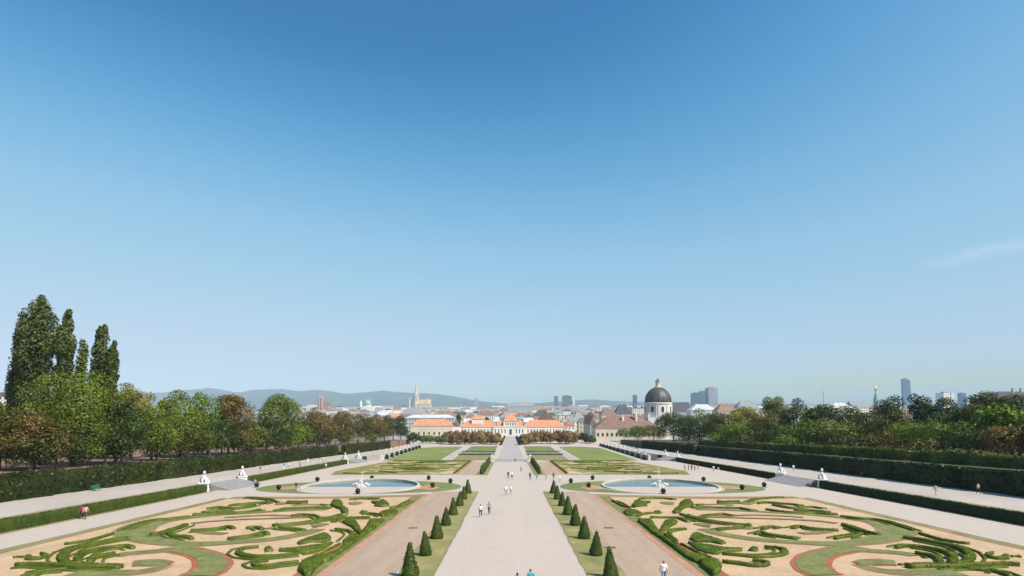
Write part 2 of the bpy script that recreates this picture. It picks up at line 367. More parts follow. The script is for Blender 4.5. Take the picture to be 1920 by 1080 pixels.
for sgn in (-1, 1):
    X = lambda x: side_x(x, sgn)
    sheet('parterre_bed', [(X(PX0 - 0.3), PY0), (X(PX1), PY0), (X(PX1), PY1 - 1), (X(PX1 - 2.5), PY1 + 1.5), (X(30), PY1 + 1), (X(PX0 - 0.3), PY1 + 2.5)], SAND, zA(0.012))
    def wob(x, y0, y1, n=50, a=0.05): return [(X(x + a * rng.normal()), y) for y in np.linspace(y0, y1, n)]
    sheet('red_edging', wob(14.4, 36, 102) + wob(15.15, 36, 102)[::-1], PINKG, zA(0.02))
    sheet('grass_edging', wob(15.1, 36, 101.5) + wob(16.4, 36, 101.5)[::-1], BAND, zA(0.032))
    sheet('soil_edging', wob(16.36, 36, 101) + wob(16.95, 36, 101)[::-1], REDG, zA(0.024))
    sheet('grass_edging', wob(PX1 - 0.1, 36, PY1 - 2) + wob(PX1 + 1.6, 36, PY1 - 1)[::-1], DRY, zA(0.03))
    # far border, bowed round the basin
    t = np.linspace(0, 1, 30); far = lambda o: [(X(15.0 + 33.6 * k), 101.2 - 3.4 * k - 1.8 * math.sin(math.pi * k) + o) for k in t]
    sheet('grass_edging', far(-2.6) + far(0.0)[::-1], DRY, zA(0.036))
    sheet('pink_edging', far(0.0) + far(0.8)[::-1], PINKG, zA(0.02))
    sheet('grass_edging', [(X(16.9), PY0 - 1.2), (X(PX1), PY0 - 1.2), (X(PX1), PY0), (X(16.9), PY0)], DRY, zA(0.04))

PART = {}   # filled below

RIB=[
["dash_line",[[16.89,57.09,0.35],[17.11,54.48,0.4],[17.34,51.91,0.4],[17.1,49.41,0.35]],0.4],
["hook",[[19.16,52.29,0.4],[20.23,51.72,0.5],[21.43,51.16,0.8],[22.77,51.16,1.0],[24.13,51.71,1.1],[25.25,52.85,1.1],[25.77,54.45,0.8],[25.38,54.87,0.5],[24.64,55.3,0.5],[24.14,55.52,0.4]],0.55],
["cee",[[18.03,49.24,0.3],[18.59,48.74,0.8],[19.21,48.41,0.7],[20.06,47.6,0.6],[21.01,47.76,0.7],[21.78,48.56,0.7],[21.59,49.4,0.6],[20.52,49.74,0.5]],0.55],
["small_cee",[[16.83,58.25,0.5],[16.94,60.73,0.6],[17.25,62.86,0.8],[18.14,64.28,0.8],[19.01,64.86,0.6],[20.2,65.45,0.5]],0.55],
["cross_line",[[18.04,73.96,0.6],[19.84,73.8,0.6],[21.48,73.57,0.8],[21.71,71.71,1.0],[21.94,70.15,1.2]],0.55],
["long_diag",[[22.78,76.74,1.0],[23.31,73.94,1.0],[23.93,71.7,1.3],[25.29,69.94,1.2],[26.71,68.58,1.0],[28.29,67.8,0.8]],0.55],
["short_diag",[[23.22,64.55,0.9],[24.66,65.44,0.9],[25.99,65.74,0.8],[27.32,66.47,0.7]],0.55],
["upper_stroke",[[26.26,83.21,1.0],[28.95,83.49,0.8],[30.71,83.0,1.0],[33.09,82.51,1.0],[33.69,79.72,1.2]],0.55],
["tick",[[27.96,86.03,0.9],[29.21,86.55,0.7]],0.55],
["arch",[[24.43,73.18,0.8],[26.29,75.91,0.8],[28.36,76.72,0.8],[29.39,75.1,0.9]],0.55],
["braid_a",[[37.06,89.25,0.9],[40.24,93.37,1.0],[42.8,94.86,1.2],[44.61,95.89,1.0],[46.1,95.88,0.8]],0.55],
["braid_b",[[37.96,87.81,0.8],[39.56,89.25,1.6],[40.55,88.68,1.4],[41.81,87.58,1.1],[42.85,86.93,1.0],[43.2,85.26,0.9]],0.55],
["braid_c",[[36.28,81.36,0.8],[37.03,79.45,0.8],[37.99,78.39,1.0],[39.83,77.95,1.1],[41.28,77.95,1.1],[42.41,76.93,1.1],[43.91,76.43,1.1]],0.55],
["braid_d",[[39.58,86.31,1.2],[40.06,83.95,1.6],[40.63,82.49,1.4],[42.31,83.26,1.0],[44.23,83.94,0.8],[44.85,82.0,0.8]],0.55],
["braid_e",[[40.04,80.79,1.0],[41.86,80.42,1.2],[42.86,79.52,1.4],[43.7,78.37,1.0]],0.55],
["leaf_rim",[[17.85,57.68,0.4],[17.74,54.35,0.4],[18.19,52.75,0.45],[19.09,52.1,0.4]],0.4],
["rim_dash",[[16.79,62.59,0.35],[16.52,59.22,0.4],[16.55,56.86,0.35]],0.4],
["tail_dash",[[17.47,52.29,0.35],[17.61,50.63,0.4],[17.95,49.24,0.35]],0.4],
["end_dash",[[44.51,51.24,0.3],[45.13,51.31,0.4],[45.3,51.02,0.3]],0.4],
["edge_run",[[42.98,74.82,1.2],[43.67,74.04,1.2],[44.37,72.74,1.2],[45.82,72.37,0.9],[46.22,70.92,0.7],[45.57,67.55,0.6],[45.02,63.91,0.6]],0.55],
["edge_tail",[[44.46,62.51,0.5],[44.24,60.65,0.6],[44.11,58.75,0.6],[44.98,57.1,0.5],[45.62,56.69,0.4]],0.55],
["scroll_outer",[[40.81,59.89,0.8],[41.67,58.9,0.9],[42.26,57.24,1.1],[42.75,55.38,1.3],[42.27,53.39,1.4],[40.87,51.11,1.4],[38.83,49.01,1.2],[36.75,47.71,1.1]],0.7],
["scroll_mid",[[36.73,54.84,0.7],[38.08,55.69,0.7],[39.44,54.83,0.8],[39.87,53.6,0.9],[39.8,52.23,1.0],[38.85,50.39,1.0],[36.96,48.36,1.0]],0.7],
["scroll_inner",[[36.83,52.43,0.7],[37.31,51.48,0.8],[37.45,50.4,1.0],[36.31,48.69,1.0]],0.7],
["scroll_base",[[32.49,47.25,1.3],[34.36,47.47,1.4],[35.92,47.21,1.2],[37.8,47.65,0.9],[39.91,47.96,0.4],[41.21,48.18,0.5],[42.49,47.7,0.4]],0.75],
["scroll_tail",[[36.62,46.63,0.5],[37.81,46.32,0.6],[38.61,45.59,0.8],[38.25,43.92,0.6]],0.55],
["comma",[[44.08,52.6,0.4],[42.59,51.66,0.5],[42.35,50.38,0.8],[43.34,50.45,1.0],[44.61,51.76,0.6]],0.55],
["oval_top",[[28.52,65.13,0.9],[29.89,66.46,0.9],[30.59,66.21,0.9],[30.97,65.6,0.8]],0.6],
["oval_base",[[26.47,62.02,0.9],[27.51,63.39,0.9],[27.5,61.64,1.0],[28.55,60.43,1.0],[29.87,59.18,1.0]],0.6],
["oval_tail",[[32.25,65.72,0.9],[33.7,67.08,0.9],[34.06,65.59,0.9],[35.5,64.52,0.8],[36.93,64.22,0.7]],0.6],
["fork_upper",[[39.46,68.22,0.9],[39.19,66.0,1.0],[38.78,63.36,1.0],[39.26,61.82,0.9],[40.05,61.71,1.2]],0.7],
["fork_lower",[[33.49,59.41,0.7],[34.99,60.42,0.7],[36.68,61.19,0.9],[38.27,62.53,0.9]],0.6],
["corner_stroke",[[16.21,91.63,0.6],[16.53,88.76,0.9],[16.68,85.03,0.7],[17.58,83.04,0.6]],0.55],
["corner_line",[[16.59,75.14,0.6],[17.66,76.76,0.5],[19.24,77.84,0.5],[20.5,77.58,0.6]],0.55],
["top_line",[[21.54,94.05,0.8],[23.44,94.67,0.8],[25.5,94.66,0.7],[26.58,92.8,0.7]],0.55],
]
POLY=[
["inner_v",[[15.8,71.58],[17.58,72.09],[16.09,61.78],[16.06,59.22],[16.16,55.54],[16.13,52.68],[17.01,51.17],[16.96,50.1],[15.98,49.01],[15.59,49.69],[15.55,53.47],[15.61,58.25],[15.51,62.87]],0.7],
["triangle",[[19.08,71.0],[20.71,72.08],[20.52,70.3],[18.23,66.37],[16.14,61.78],[16.43,63.43]],0.6],
["leaf_block",[[15.94,48.91],[16.96,49.24],[17.49,49.24],[17.41,47.77],[16.87,46.23],[15.86,44.52],[15.55,44.52]],0.9],
["upper_leaf",[[18.48,59.21],[19.44,61.77],[20.36,62.85],[20.69,61.24],[21.08,60.2],[21.47,57.3],[20.86,56.85],[20.03,58.0],[18.69,58.01]],0.55],
["lower_leaf",[[17.82,57.54],[18.42,56.41],[19.32,55.96],[20.21,54.89],[21.85,54.34],[21.49,53.65],[19.92,53.45],[18.95,52.59],[18.3,53.06],[17.85,54.69]],0.55],
["blob",[[22.24,53.85],[23.27,55.3],[23.54,54.75],[22.86,53.37]],0.55],
["star",[[26.37,88.73],[27.8,91.59],[28.79,91.59],[27.53,86.35],[25.71,83.5],[24.35,81.59],[23.03,78.0],[22.19,78.01],[22.95,80.66],[24.97,84.5]],0.8],
["bar",[[32.93,91.22],[33.47,90.41],[36.28,90.74],[35.3,88.15],[32.43,87.61],[31.88,88.16]],0.55],
["stud",[[19.97,79.77],[20.9,80.49],[20.67,78.44],[19.73,77.84]],0.4],
["dot",[[27.47,67.6],[28.38,68.78],[28.69,68.25],[27.88,66.84]],0.5],
["corner_leaf",[[15.64,79.78],[16.77,81.61],[17.75,79.77],[17.69,76.34],[15.97,75.54],[15.44,76.35]],0.55],
["corner_tuft",[[19.46,89.88],[20.82,92.82],[20.71,89.87],[21.97,89.87],[20.6,87.65],[20.37,85.53],[18.81,84.52],[18.11,85.54]],0.7],
]
GRASS=[
["ring",[[22.08,66.22,1.6],[22.68,62.82,1.7],[23.9,61.0,1.8],[25.19,59.61,1.9],[26.66,58.8,1.9],[29.1,57.87,1.9],[31.36,57.1,2.2],[34.27,57.54,2.2],[37.44,59.0,2.8],[40.92,61.46,3.4],[43.52,64.42,4.0],[45.23,68.31,4.0],[45.46,70.96,3.6],[44.23,73.09,2.6],[42.47,74.97,1.6],[39.99,77.35,1.4],[36.91,78.44,1.3],[34.0,80.17,1.3],[29.58,81.7,1.2],[25.93,82.18,1.1]],0],
["cee_band",[[33.41,54.04,1.6],[32.34,55.05,2.2],[29.12,53.08,2.0],[26.99,51.24,2.2],[25.21,48.55,2.3],[24.4,46.14,2.3],[24.54,44.48,2.3]],0],
["link",[[31.91,56.53,1.8],[32.34,55.05,2.2],[33.41,54.04,1.7],[35.05,53.37,1.5],[36.22,52.68,1.5],[36.59,51.39,1.5]],0],
["inner_lobe",[[29.39,48.7,0.8],[30.75,49.19,1.8],[31.99,49.35,2.0],[33.06,48.69,1.8]],0],
["lobe_return",[[29.39,48.7,0.8],[29.36,47.0,1.2],[30.13,45.98,1.5],[32.05,45.69,1.7],[33.81,45.69,2.2],[35.82,45.82,2.4]],0],
["pad",[[22.17,68.06,1.2],[23.12,68.38,2.6],[23.8,68.06,1.4]],0],
["top_pad",[[23.26,88.99,1.2],[24.37,88.98,3.0],[25.38,88.66,1.6]],0],
["bar_pad",[[35.14,88.63,1.5],[36.23,88.95,3.2],[37.2,88.94,1.6]],0],
["oval_band_a",[[26.59,68.05,1.4],[27.45,66.81,2.0],[27.94,65.32,1.6]],0],
["oval_band_b",[[31.61,62.8,1.0],[33.59,63.23,1.2],[35.94,64.44,1.0]],0],
["upper_band",[[26.44,88.98,0.8],[28.16,87.06,1.0],[31.73,87.57,1.0],[33.83,86.02,1.0]],0],
["inner_ring",[[23.65,75.02,0.8],[27.23,74.63,0.8],[30.38,73.87,0.9],[34.6,73.12,0.9],[38.28,71.54,1.0],[39.98,69.49,1.0]],0],
["outer_ring",[[26.28,76.58,0.7],[28.59,75.78,0.7],[32.45,76.56,0.8],[35.63,75.76,0.8],[38.35,74.22,0.8]],0],
]
GB = {'ring': 0.0, 'cee_band': 0.42, 'link': 0.18, 'inner_lobe': 0.35, 'lobe_return': 0.25, 'pad': 0.5, 'top_pad': 0.5, 'bar_pad': 0.4, 'oval_band_a': 0.2, 'oval_band_b': 0.15, 'upper_band': 0.1, 'inner_ring': 0.08, 'outer_ring': 0.08}
for sgn in (-1, 1):
    for k, (nm, pts, _) in enumerate(GRASS):
        P = [(side_x(p[0], sgn), p[1], p[2]) for p in pts]
        e = GB[nm]
        if e: ribbon_sheet('red_grit_edging', P, REDG if e > 0.3 else PINKG, 0.045 + 0.002 * k, e)
        else: ribbon_sheet('red_grit_edging', P, PINKG, 0.045, 0.16)
        ribbon_sheet('turf_scroll', P, DRY if nm in ('inner_ring', 'outer_ring', 'upper_band') else BAND, 0.075 + 0.002 * k)

# ------------------------------------------------------------------ box hedges of the parterre
HL = {
 'inner_v': 'long box hedge edging the inner side of the {s} parterre, ending in a wedge',
 'triangle': 'small triangular box hedge meeting the long edge hedge in the {s} parterre',
 'leaf_block': 'tall leaf-shaped box block at the near inner corner of the {s} parterre',
 'dash_line': 'thin low box line just inside the edge hedge of the {s} parterre',
 'upper_leaf': 'upper of two pointed box leaves beside the inner edge, {s} parterre',
 'lower_leaf': 'lower of two pointed box leaves beside the inner edge, {s} parterre',
 'hook': 'box hedge stroke curling into a closed hook below the two leaves, {s} parterre',
 'blob': 'small round box clump inside the mouth of the hook, {s} parterre',
 'cee': 'flat C-shaped box hedge nearest the frame bottom in the {s} parterre',
 'small_cee': 'small C-shaped box hedge inside the inner edge hedge, {s} parterre',
 'cross_line': 'straight thin box line running across from the inner edge of the {s} parterre',
 'long_diag': 'long diagonal box stroke running out from the star clump, {s} parterre',
 'short_diag': 'short box stroke below the long diagonal one in the {s} parterre',
 'star': 'tall irregular box clump in the middle far half of the {s} parterre',
 'upper_stroke': 'wavy box stroke leading outward from the star clump, {s} parterre',
 'tick': 'tiny box tick beside the star clump in the {s} parterre',
 'arch': 'thin arched box line between two long strokes in the {s} parterre',
 'bar': 'short straight box bar near the far border of the {s} parterre',
 'braid_a': 'farthest strand of the braided box hedge at the far outer corner, {s} parterre',
 'braid_b': 'second strand of the braided box hedge at the far outer corner, {s} parterre',
 'braid_c': 'long nearest strand of the braided box hedge at the outer corner, {s} parterre',
 'braid_d': 'thick middle strand of the braided box hedge at the outer corner, {s} parterre',
 'braid_e': 'short thick strand inside the braided box hedge at the outer corner, {s} parterre',
 'leaf_rim': 'thin box line rimming the lower pointed leaf in the {s} parterre',
 'rim_dash': 'thin short box line inside the V of the edge hedge, {s} parterre',
 'tail_dash': 'thin box line leading from the edge hedge to the C-shape, {s} parterre',
 'stud': 'tiny box stud beside the corner leaf clump in the {s} parterre',
 'dot': 'small box clump left of the oval in the middle of the {s} parterre',
 'end_dash': 'tiny low box dash at the outer end of the {s} parterre',
 'edge_run': 'thin box hedge running along the outer border of the {s} parterre',
 'edge_tail': 'knobbly low box line ending the outer border hedge, {s} parterre',
 'scroll_outer': 'outermost arc of the big box scroll in the {s} parterre',
 'scroll_mid': 'middle arc of the big box scroll in the {s} parterre',
 'scroll_inner': 'short innermost arc of the big box scroll in the {s} parterre',
 'scroll_base': 'thick straight box stroke under the big scroll in the {s} parterre',
 'scroll_tail': 'lower forked tail of the big box scroll in the {s} parterre',
 'comma': 'comma-shaped box hedge beyond the big scroll, outer side of {s} parterre',
 'oval_top': 'short bowed box hedge inside the oval turf ring, {s} parterre',
 'oval_base': 'long bowed box hedge on the near side of the oval, {s} parterre',
 'oval_tail': 'box stroke in the middle of the oval turf ring, {s} parterre',
 'fork_upper': 'upper prong of the forked box hedge at the oval ring end, {s} parterre',
 'fork_lower': 'lower prong of the forked box hedge at the oval ring end, {s} parterre',
 'corner_stroke': 'box stroke at the far inner corner of the {s} parterre',
 'corner_leaf': 'leaf-shaped box clump near the far inner corner of the {s} parterre',
 'corner_line': 'thin box line behind the corner leaf clump in the {s} parterre',
 'corner_tuft': 'tufted box clump next to the far inner corner stroke, {s} parterre',
 'top_line': 'thin straight box line along the far border of the {s} parterre',
}
def hedge_obj(nm, v, f, label, group, m=None, dens=85, size=0.065, name='box_hedge'):
    o = leafy(name, v, f, m or BOX, dens, size, jit=0.022, spread=0.42)
    return tag(o, label, 'hedge', group)
def ribbon_solid(P, h, z=gA):
    Lq, Rq = ribbon_edges(P, 0.45); n = len(Lq); V = []; Fq = []
    C = (Lq + Rq) / 2
    for i in range(n):
        hh = h * (1 + 0.03 * rng.normal()); g = z(C[i, 1])
        wl = Lq[i] - C[i]
        for k, (a, zz) in enumerate(((1, -0.05), (1.03, hh * 0.8), (0.8, hh), (-0.8, hh), (-1.03, hh * 0.8), (-1, -0.05))):
            p = C[i] + wl * a * (1 + 0.025 * rng.normal()); V.append((p[0], p[1], g + zz))
    for i in range(n - 1):
        for k in range(5): Fq.append((i * 6 + k, (i + 1) * 6 + k, (i + 1) * 6 + k + 1, i * 6 + k + 1))
    Fq.append(tuple(range(6))); Fq.append(tuple((n - 1) * 6 + k for k in range(5, -1, -1)))
    # consistent outward winding
    V_ = np.array(V); q = Fq[2]; nz = np.cross(V_[q[1]] - V_[q[0]], V_[q[2]] - V_[q[1]])[2]
    if nz < 0: Fq = [tuple(reversed(q)) for q in Fq]
    return V, Fq
def poly_solid(P, h, z=gA):
    P = np.array(P, float); a = 0.5 * sum(P[i - 1][0] * P[i][1] - P[i][0] * P[i - 1][1] for i in range(len(P)))
    if a < 0: P = P[::-1]
    Q = []
    for i in range(len(P)):
        p, q = P[i], P[(i + 1) % len(P)]; k = max(1, int(np.linalg.norm(q - p) / 0.7))
        for j in range(k): Q.append(p + (q - p) * j / k)
    Q = np.array(Q); Q += rng.normal(0, 0.05, Q.shape); n = len(Q)
    nx = np.roll(Q, -1, 0) - np.roll(Q, 1, 0); nx /= np.linalg.norm(nx, axis=1, keepdims=True) + 1e-9; inn = np.stack([-nx[:, 1], nx[:, 0]], 1)
    V = [(x, y, z(y) - 0.05) for x, y in Q] + [(x, y, z(y) + h * 0.8) for x, y in Q] + [(x, y, z(y) + h * (1 + 0.06 * rng.normal())) for x, y in Q + inn * 0.12]
    Fq = []
    for i in range(n):
        j = (i + 1) % n; Fq += [(i, j, n + j, n + i), (n + i, n + j, 2 * n + j, 2 * n + i)]
    tri = tessellate_polygon([[Vector((V[2 * n + i][0], V[2 * n + i][1], 0)) for i in range(n)]])
    for t in tri:
        A_, B_, C_ = (np.array(V[2 * n + k][:2]) for k in t)
        t = tuple(2 * n + k for k in t)
        if (B_[0] - A_[0]) * (C_[1] - A_[1]) - (B_[1] - A_[1]) * (C_[0] - A_[0]) < 0: t = t[::-1]
        Fq.append(t)
    return V, Fq
for sgn, word in ((-1, 'left'), (1, 'right')):
    grp = 'box hedges of the %s parterre' % word
    for nm, pts, h in RIB:
        P = [(side_x(p[0], sgn), p[1], p[2]) for p in pts]
        v, f = ribbon_solid([(a, b, c * 0.52) for a, b, c in P], h * 0.5); ho = hedge_obj(nm, v, f, HL[nm].format(s=word), grp)
        # the embroidery is doubled by a thin clipped line beside each stroke
        Q = np.array(P); d_ = np.gradient(Q[:, :2], axis=0); d_ /= np.linalg.norm(d_, axis=1, keepdims=True) + 1e-9
        if len(Q) >= 4 and nm not in ('dash_line', 'leaf_rim', 'edge_tail', 'comma'):
            for sd in ((1, -1) if nm.startswith(('scroll', 'oval', 'long', 'edge', 'fork')) else (1,)):
                k0 = 0 if sd > 0 else 1
                L2 = [(Q[i, 0] - sd * d_[i, 1] * (Q[i, 2] * 0.26 + 0.62), Q[i, 1] + sd * d_[i, 0] * (Q[i, 2] * 0.26 + 0.62), 0.2) for i in range(k0, len(Q) - k0)]
                v2, f2 = ribbon_solid(L2, 0.17); leafy('border_line', v2, f2, BOX, 60, 0.05, ho, jit=0.015, spread=0.5)
    for nm, pts, h in POLY:
        P = [(side_x(p[0], sgn), p[1]) for p in pts]
        v, f = poly_solid(P, h * 0.5); hedge_obj(nm, v, f, HL[nm].format(s=word), grp)

# ------------------------------------------------------------------ the second pair of parterres, seen almost edge on
for sgn, word in ((-1, 'left'), (1, 'right')):
    x0, x1, y0, y1 = 13.2, 46.5, 147.5, 214
    sheet('parterre_lawn', [(sgn * x0, y0), (sgn * 46, y0 - 1), (sgn * 49, y0 + 12), (sgn * 45, y1), (sgn * x0, y1)], mat('parterre_turf', (0.25, 0.21, 0.06), 0.95, col2=(0.125, 0.135, 0.03), scale=0.22, fine=(2, 0.18)), zA(0.02))
    sheet('grass_edging', [(sgn * x0, y0), (sgn * (x0 + 1.2), y0), (sgn * (x0 + 1.2), y1), (sgn * x0, y1)], PINKG, zA(0.03))
    rr = random.Random(5)
    for k in range(46):                               # sand figures in the turf
        cx = sgn * rr.uniform(16, 43); cy = rr.uniform(150, 211); a = rr.uniform(1.0, 3.2); b = rr.uniform(0.8, 2.2); rot = rr.uniform(0, 3)
        pts = []
        for i in range(16):
            t = 2 * math.pi * i / 16; q = 1 + 0.3 * math.sin(2 * t + k) + 0.12 * math.sin(5 * t)
            ex, ey = a * q * math.cos(t), b * q * math.sin(t); pts.append((cx + ex * math.cos(rot) - ey * math.sin(rot), cy + ex * math.sin(rot) + ey * math.cos(rot)))
        sheet('sand_figure', pts, SAND, zA(0.034 + 0.001 * k))
    sheet('sand_figure', [(sgn * 14.8, 149), (sgn * 20, 149), (sgn * 17.5, 160), (sgn * 15, 163)], SAND, zA(0.064))
    names = ['nearest', 'second', 'third', 'fourth', 'fifth', 'sixth', 'seventh', 'eighth', 'ninth', 'farthest']
    for k in range(10):
        cy = 150.5 + k * 6.4 + rr.uniform(-1, 1); cx = rr.uniform(19, 38); L = rr.uniform(4, 8); bend = rr.uniform(-2.5, 2.5)
        P = [(sgn * (cx - L + 2 * L * t), cy + bend * math.sin(3.1 * t) + 0.8 * math.sin(7 * t + k), 0.6) for t in np.linspace(0, 1, 7)]
        v, f = ribbon_solid(P, 0.28)
        hedge_obj('', v, f, '%s curved box hedge, counted from the basin, in the second %s parterre' % (names[k], word), 'box hedges of the second parterres', dens=14, size=0.17)
    for nm, P in (('inner', [(sgn * 14.9, 150, .7), (sgn * 14.9, 180, .7), (sgn * 14.9, 212, .7)]), ('far', [(sgn * 15, 212.4, .8), (sgn * 30, 212.4, .8), (sgn * 44, 212.4, .8)])):
        v, f = ribbon_solid([(a, b, 0.5) for a, b, c in P], 0.35)
        hedge_obj('', v, f, 'low straight box hedge along the %s edge of the second %s parterre' % (nm, word), 'box hedges of the second parterres', dens=12, size=0.17)

# ------------------------------------------------------------------ clipped yew cones
def cone_mesh(i, h=2.45, r=0.70):
    v = []; f = []; n = 14
    prof = [(0.86, 0.0), (1.0, 0.06), (0.96, 0.14), (0.62, 0.5), (0.34, 0.8), (0.19, 0.96), (0.03, 1.0)]
    for q, z in prof:
        for k in range(n):
            a = 2 * math.pi * k / n; rr_ = r * q * (1 + 0.05 * rng.normal()); v.append((rr_ * math.cos(a), rr_ * math.sin(a), h * z))
    for j in range(len(prof) - 1):
        for k in range(n):
            l = (k + 1) % n; f.append((j * n + k, j * n + l, (j + 1) * n + l, (j + 1) * n + k))
    f.append(tuple((len(prof) - 1) * n + k for k in range(n)))
    p, nn = surf_sample(v, f, 75); p = p + nn * rng.normal(0, 0.03, (len(p), 1))
    return leaf_mesh('yew_cone', leaf_arrays(p, nn, 0.085 * rng.uniform(0.7, 1.4, len(p)), 0.55), v, f)
cones = [cone_mesh(i) for i in range(4)]
for c_ in cones: c_.materials.append(YEW)
ORD = ['nearest', 'second', 'third', 'fourth', 'fifth', 'sixth', 'seventh', 'eighth', 'ninth', 'tenth']
for sgn, word in ((-1, 'left'), (1, 'right')):
    for row, ys_ in (('near', [44.4, 52.2, 60.2, 68.5, 77.0, 86.0, 94.4, 103.2]), ('far', [149 + 6.6 * k for k in range(9)])):
        for k, y in enumerate(ys_):
            x = 7.7 if row == 'near' else 7.5
            o = bpy.data.objects.new('yew_cone', cones[rng.integers(4)]); COL.objects.link(o)
            o.location = (sgn * x, y, gA(y) + 0.02); o.rotation_euler = (0, 0, rng.uniform(0, 6)); s_ = rng.uniform(0.88, 1.06) * (1.0 if row == 'near' else 0.95); o.rotation_euler = (R(rng.normal(0, 1.2)), R(rng.normal(0, 1.2)), rng.uniform(0, 6)); o.scale = (s_ * 0.95, s_ * 0.95, s_ * (1 if y > 50 else 1.08))
            tag(o, 'clipped yew cone, %s in the %s row lining the %s side of the central path' % (ORD[k] if k else 'first', row, word), 'topiary', 'clipped yew cones along the central path')

# ------------------------------------------------------------------ side terraces, ramps, banks
def terrace(sgn, x0, x1, gap1, gap2, wallx):
    """raised walk behind the low hedge, with two ramps down to the parterre"""
    a, b = sorted((sgn * x0, sgn * wallx))
    tag(MB().slope_box(a, b, -60, 330, -9, TER, S).build('terrace_walk', TERRG), kind='structure')
    for g0, g1 in (gap1, gap2):
        n0 = sgn * (x0 - 4.5); n1 = sgn * x0; m = MB()
        V = [(n0, g0, gA(g0) + 0.02), (n1, g0, gA(g0) + TER + 0.012), (n1, g1, gA(g1) + TER + 0.012), (n0, g1, gA(g1) + 0.02), (n0, g0, gA(g0) - 1), (n1, g0, gA(g0) - 1), (n1, g1, gA(g1) - 1), (n0, g1, gA(g1) - 1)]
        m.add(V, [(0, 1, 2, 3) if sgn > 0 else (3, 2, 1, 0), (0, 4, 5, 1), (3, 2, 6, 7), (0, 3, 7, 4)])
        tag(m.build('ramp', PAVE), kind='structure')
    y = -20.0
    ends = [(-20, gap1[0] - 0.6), (gap1[1] + 0.6, gap2[0] - 0.6), (gap2[1] + 0.6, gap2[1] + 9)]
    for k, (y0, y1) in enumerate(ends):
        n = int((y1 - y0) / 1.2) + 2
        P = [(sgn * (x0 - 0.75), t, 1.2) for t in np.linspace(y0, y1, n)]
        v, f = ribbon_solid(P, TER + 0.1)
        hedge_obj('', v, f, ['long low clipped hedge along the %s terrace bank, stretch nearest the viewer', 'low clipped hedge along the %s terrace bank between the two sphinx ramps', 'short far stretch of low clipped hedge on the %s terrace bank past the last ramp'][k] % ('left' if sgn < 0 else 'right'), 'low hedges of the terrace banks', m=YEW if sgn < 0 else DARKYEW, dens=24, size=0.13, name='terrace_hedge')  # right-hand hedge takes the darker leaf, painting in its shaded face
        sheet('bank_grass', [(sgn * (x0 - 0.2), y0), (sgn * (x0 + 1.3), y0), (sgn * (x0 + 1.3), y1), (sgn * (x0 - 0.2), y1)], DRY, zA(TER + 0.02))
        sheet('bank_grass', [(sgn * (x0 - 2.0), y0), (sgn * (x0 - 1.2), y0), (sgn * (x0 - 1.2), y1), (sgn * (x0 - 2.0), y1)], DRY, zA(0.03))
    # wooded bank behind the tall hedge
    a, b = sorted((sgn * (wallx + 1.2), sgn * 420))
    tag(MB().slope_box(a, b, -60, 410, -9, BOS, S).build('bank', SOIL if sgn < 0 else BANKG), kind='structure')
terrace(-1, 57.4, 70.5, (108.5, 121.5), (198.5, 213.5), 71.5)
terrace(1, 62.4, 77.0, (115.5, 130.5), (213.5, 228.0), 78.0)

# tall clipped hedges
def tall_hedge(sgn, x, y0, y1, h, m, label, thick=1.6, base=TER, dens=11, size=0.26, wave=0.12):
    ny = int((y1 - y0) / 1.5) + 2; V = []; Fq = []
    for i, y in enumerate(np.linspace(y0, y1, ny)):
        blk = 0.18 * math.sin(y * 0.55) + 0.12 * math.sin(y * 1.9 + 1) + (1.1 if math.sin(y * 0.71) + 0.6 * math.sin(y * 0.27 + 1) > 0.85 else 0.0)
        hh = h * (1 + 0.02 * rng.normal()) + 0.12 * math.sin(y * 0.31)
        for k, (xx, zz) in enumerate(((-1, -0.3), (-1, hh * 0.33), (-1.0, hh * 0.66), (-0.95, hh * 0.95), (-0.75, hh), (0.75, hh), (1, hh * 0.9), (1, -0.3))):
            V.append((sgn * (x + xx * thick / 2 + (blk if xx < 0 else 0) + rng.normal(0, wave * 0.8)), y, gA(y) + base + zz))
    for i in range(ny - 1):
        for k in range(7):
            q = (i * 8 + k, i * 8 + k + 1, (i + 1) * 8 + k + 1, (i + 1) * 8 + k); Fq.append(q if sgn < 0 else q[::-1])
    Fq += [tuple(range(8)), tuple((ny - 1) * 8 + k for k in range(7, -1, -1))]
    V_ = np.array(V); q = Fq[4]; nz = np.cross(V_[q[1]] - V_[q[0]], V_[q[2]] - V_[q[1]])[2]
    if nz < 0: Fq = [tuple(reversed(q)) for q in Fq]
    o = leafy('hornbeam_hedge', V, Fq, m, dens, size, jit=0.10, spread=0.7)
    return tag(o, label, 'hedge', 'tall clipped hedges beside the terraces')
tall_hedge(-1, 71.8, 20, 235, 3.8, WALLH, 'tall dark green clipped hedge wall beside the left terrace walk')
tall_hedge(-1, 70.0, 238, 330, 4.0, WALLH, 'far tall clipped hedge wall past the last left sphinxes')
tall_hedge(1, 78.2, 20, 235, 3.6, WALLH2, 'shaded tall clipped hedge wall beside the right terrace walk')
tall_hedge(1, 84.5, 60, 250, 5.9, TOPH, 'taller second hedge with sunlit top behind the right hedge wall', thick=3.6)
tall_hedge(1, 78.0, 240, 335, 4.0, WALLH2, 'far tall clipped hedge wall past the last right sphinxes')

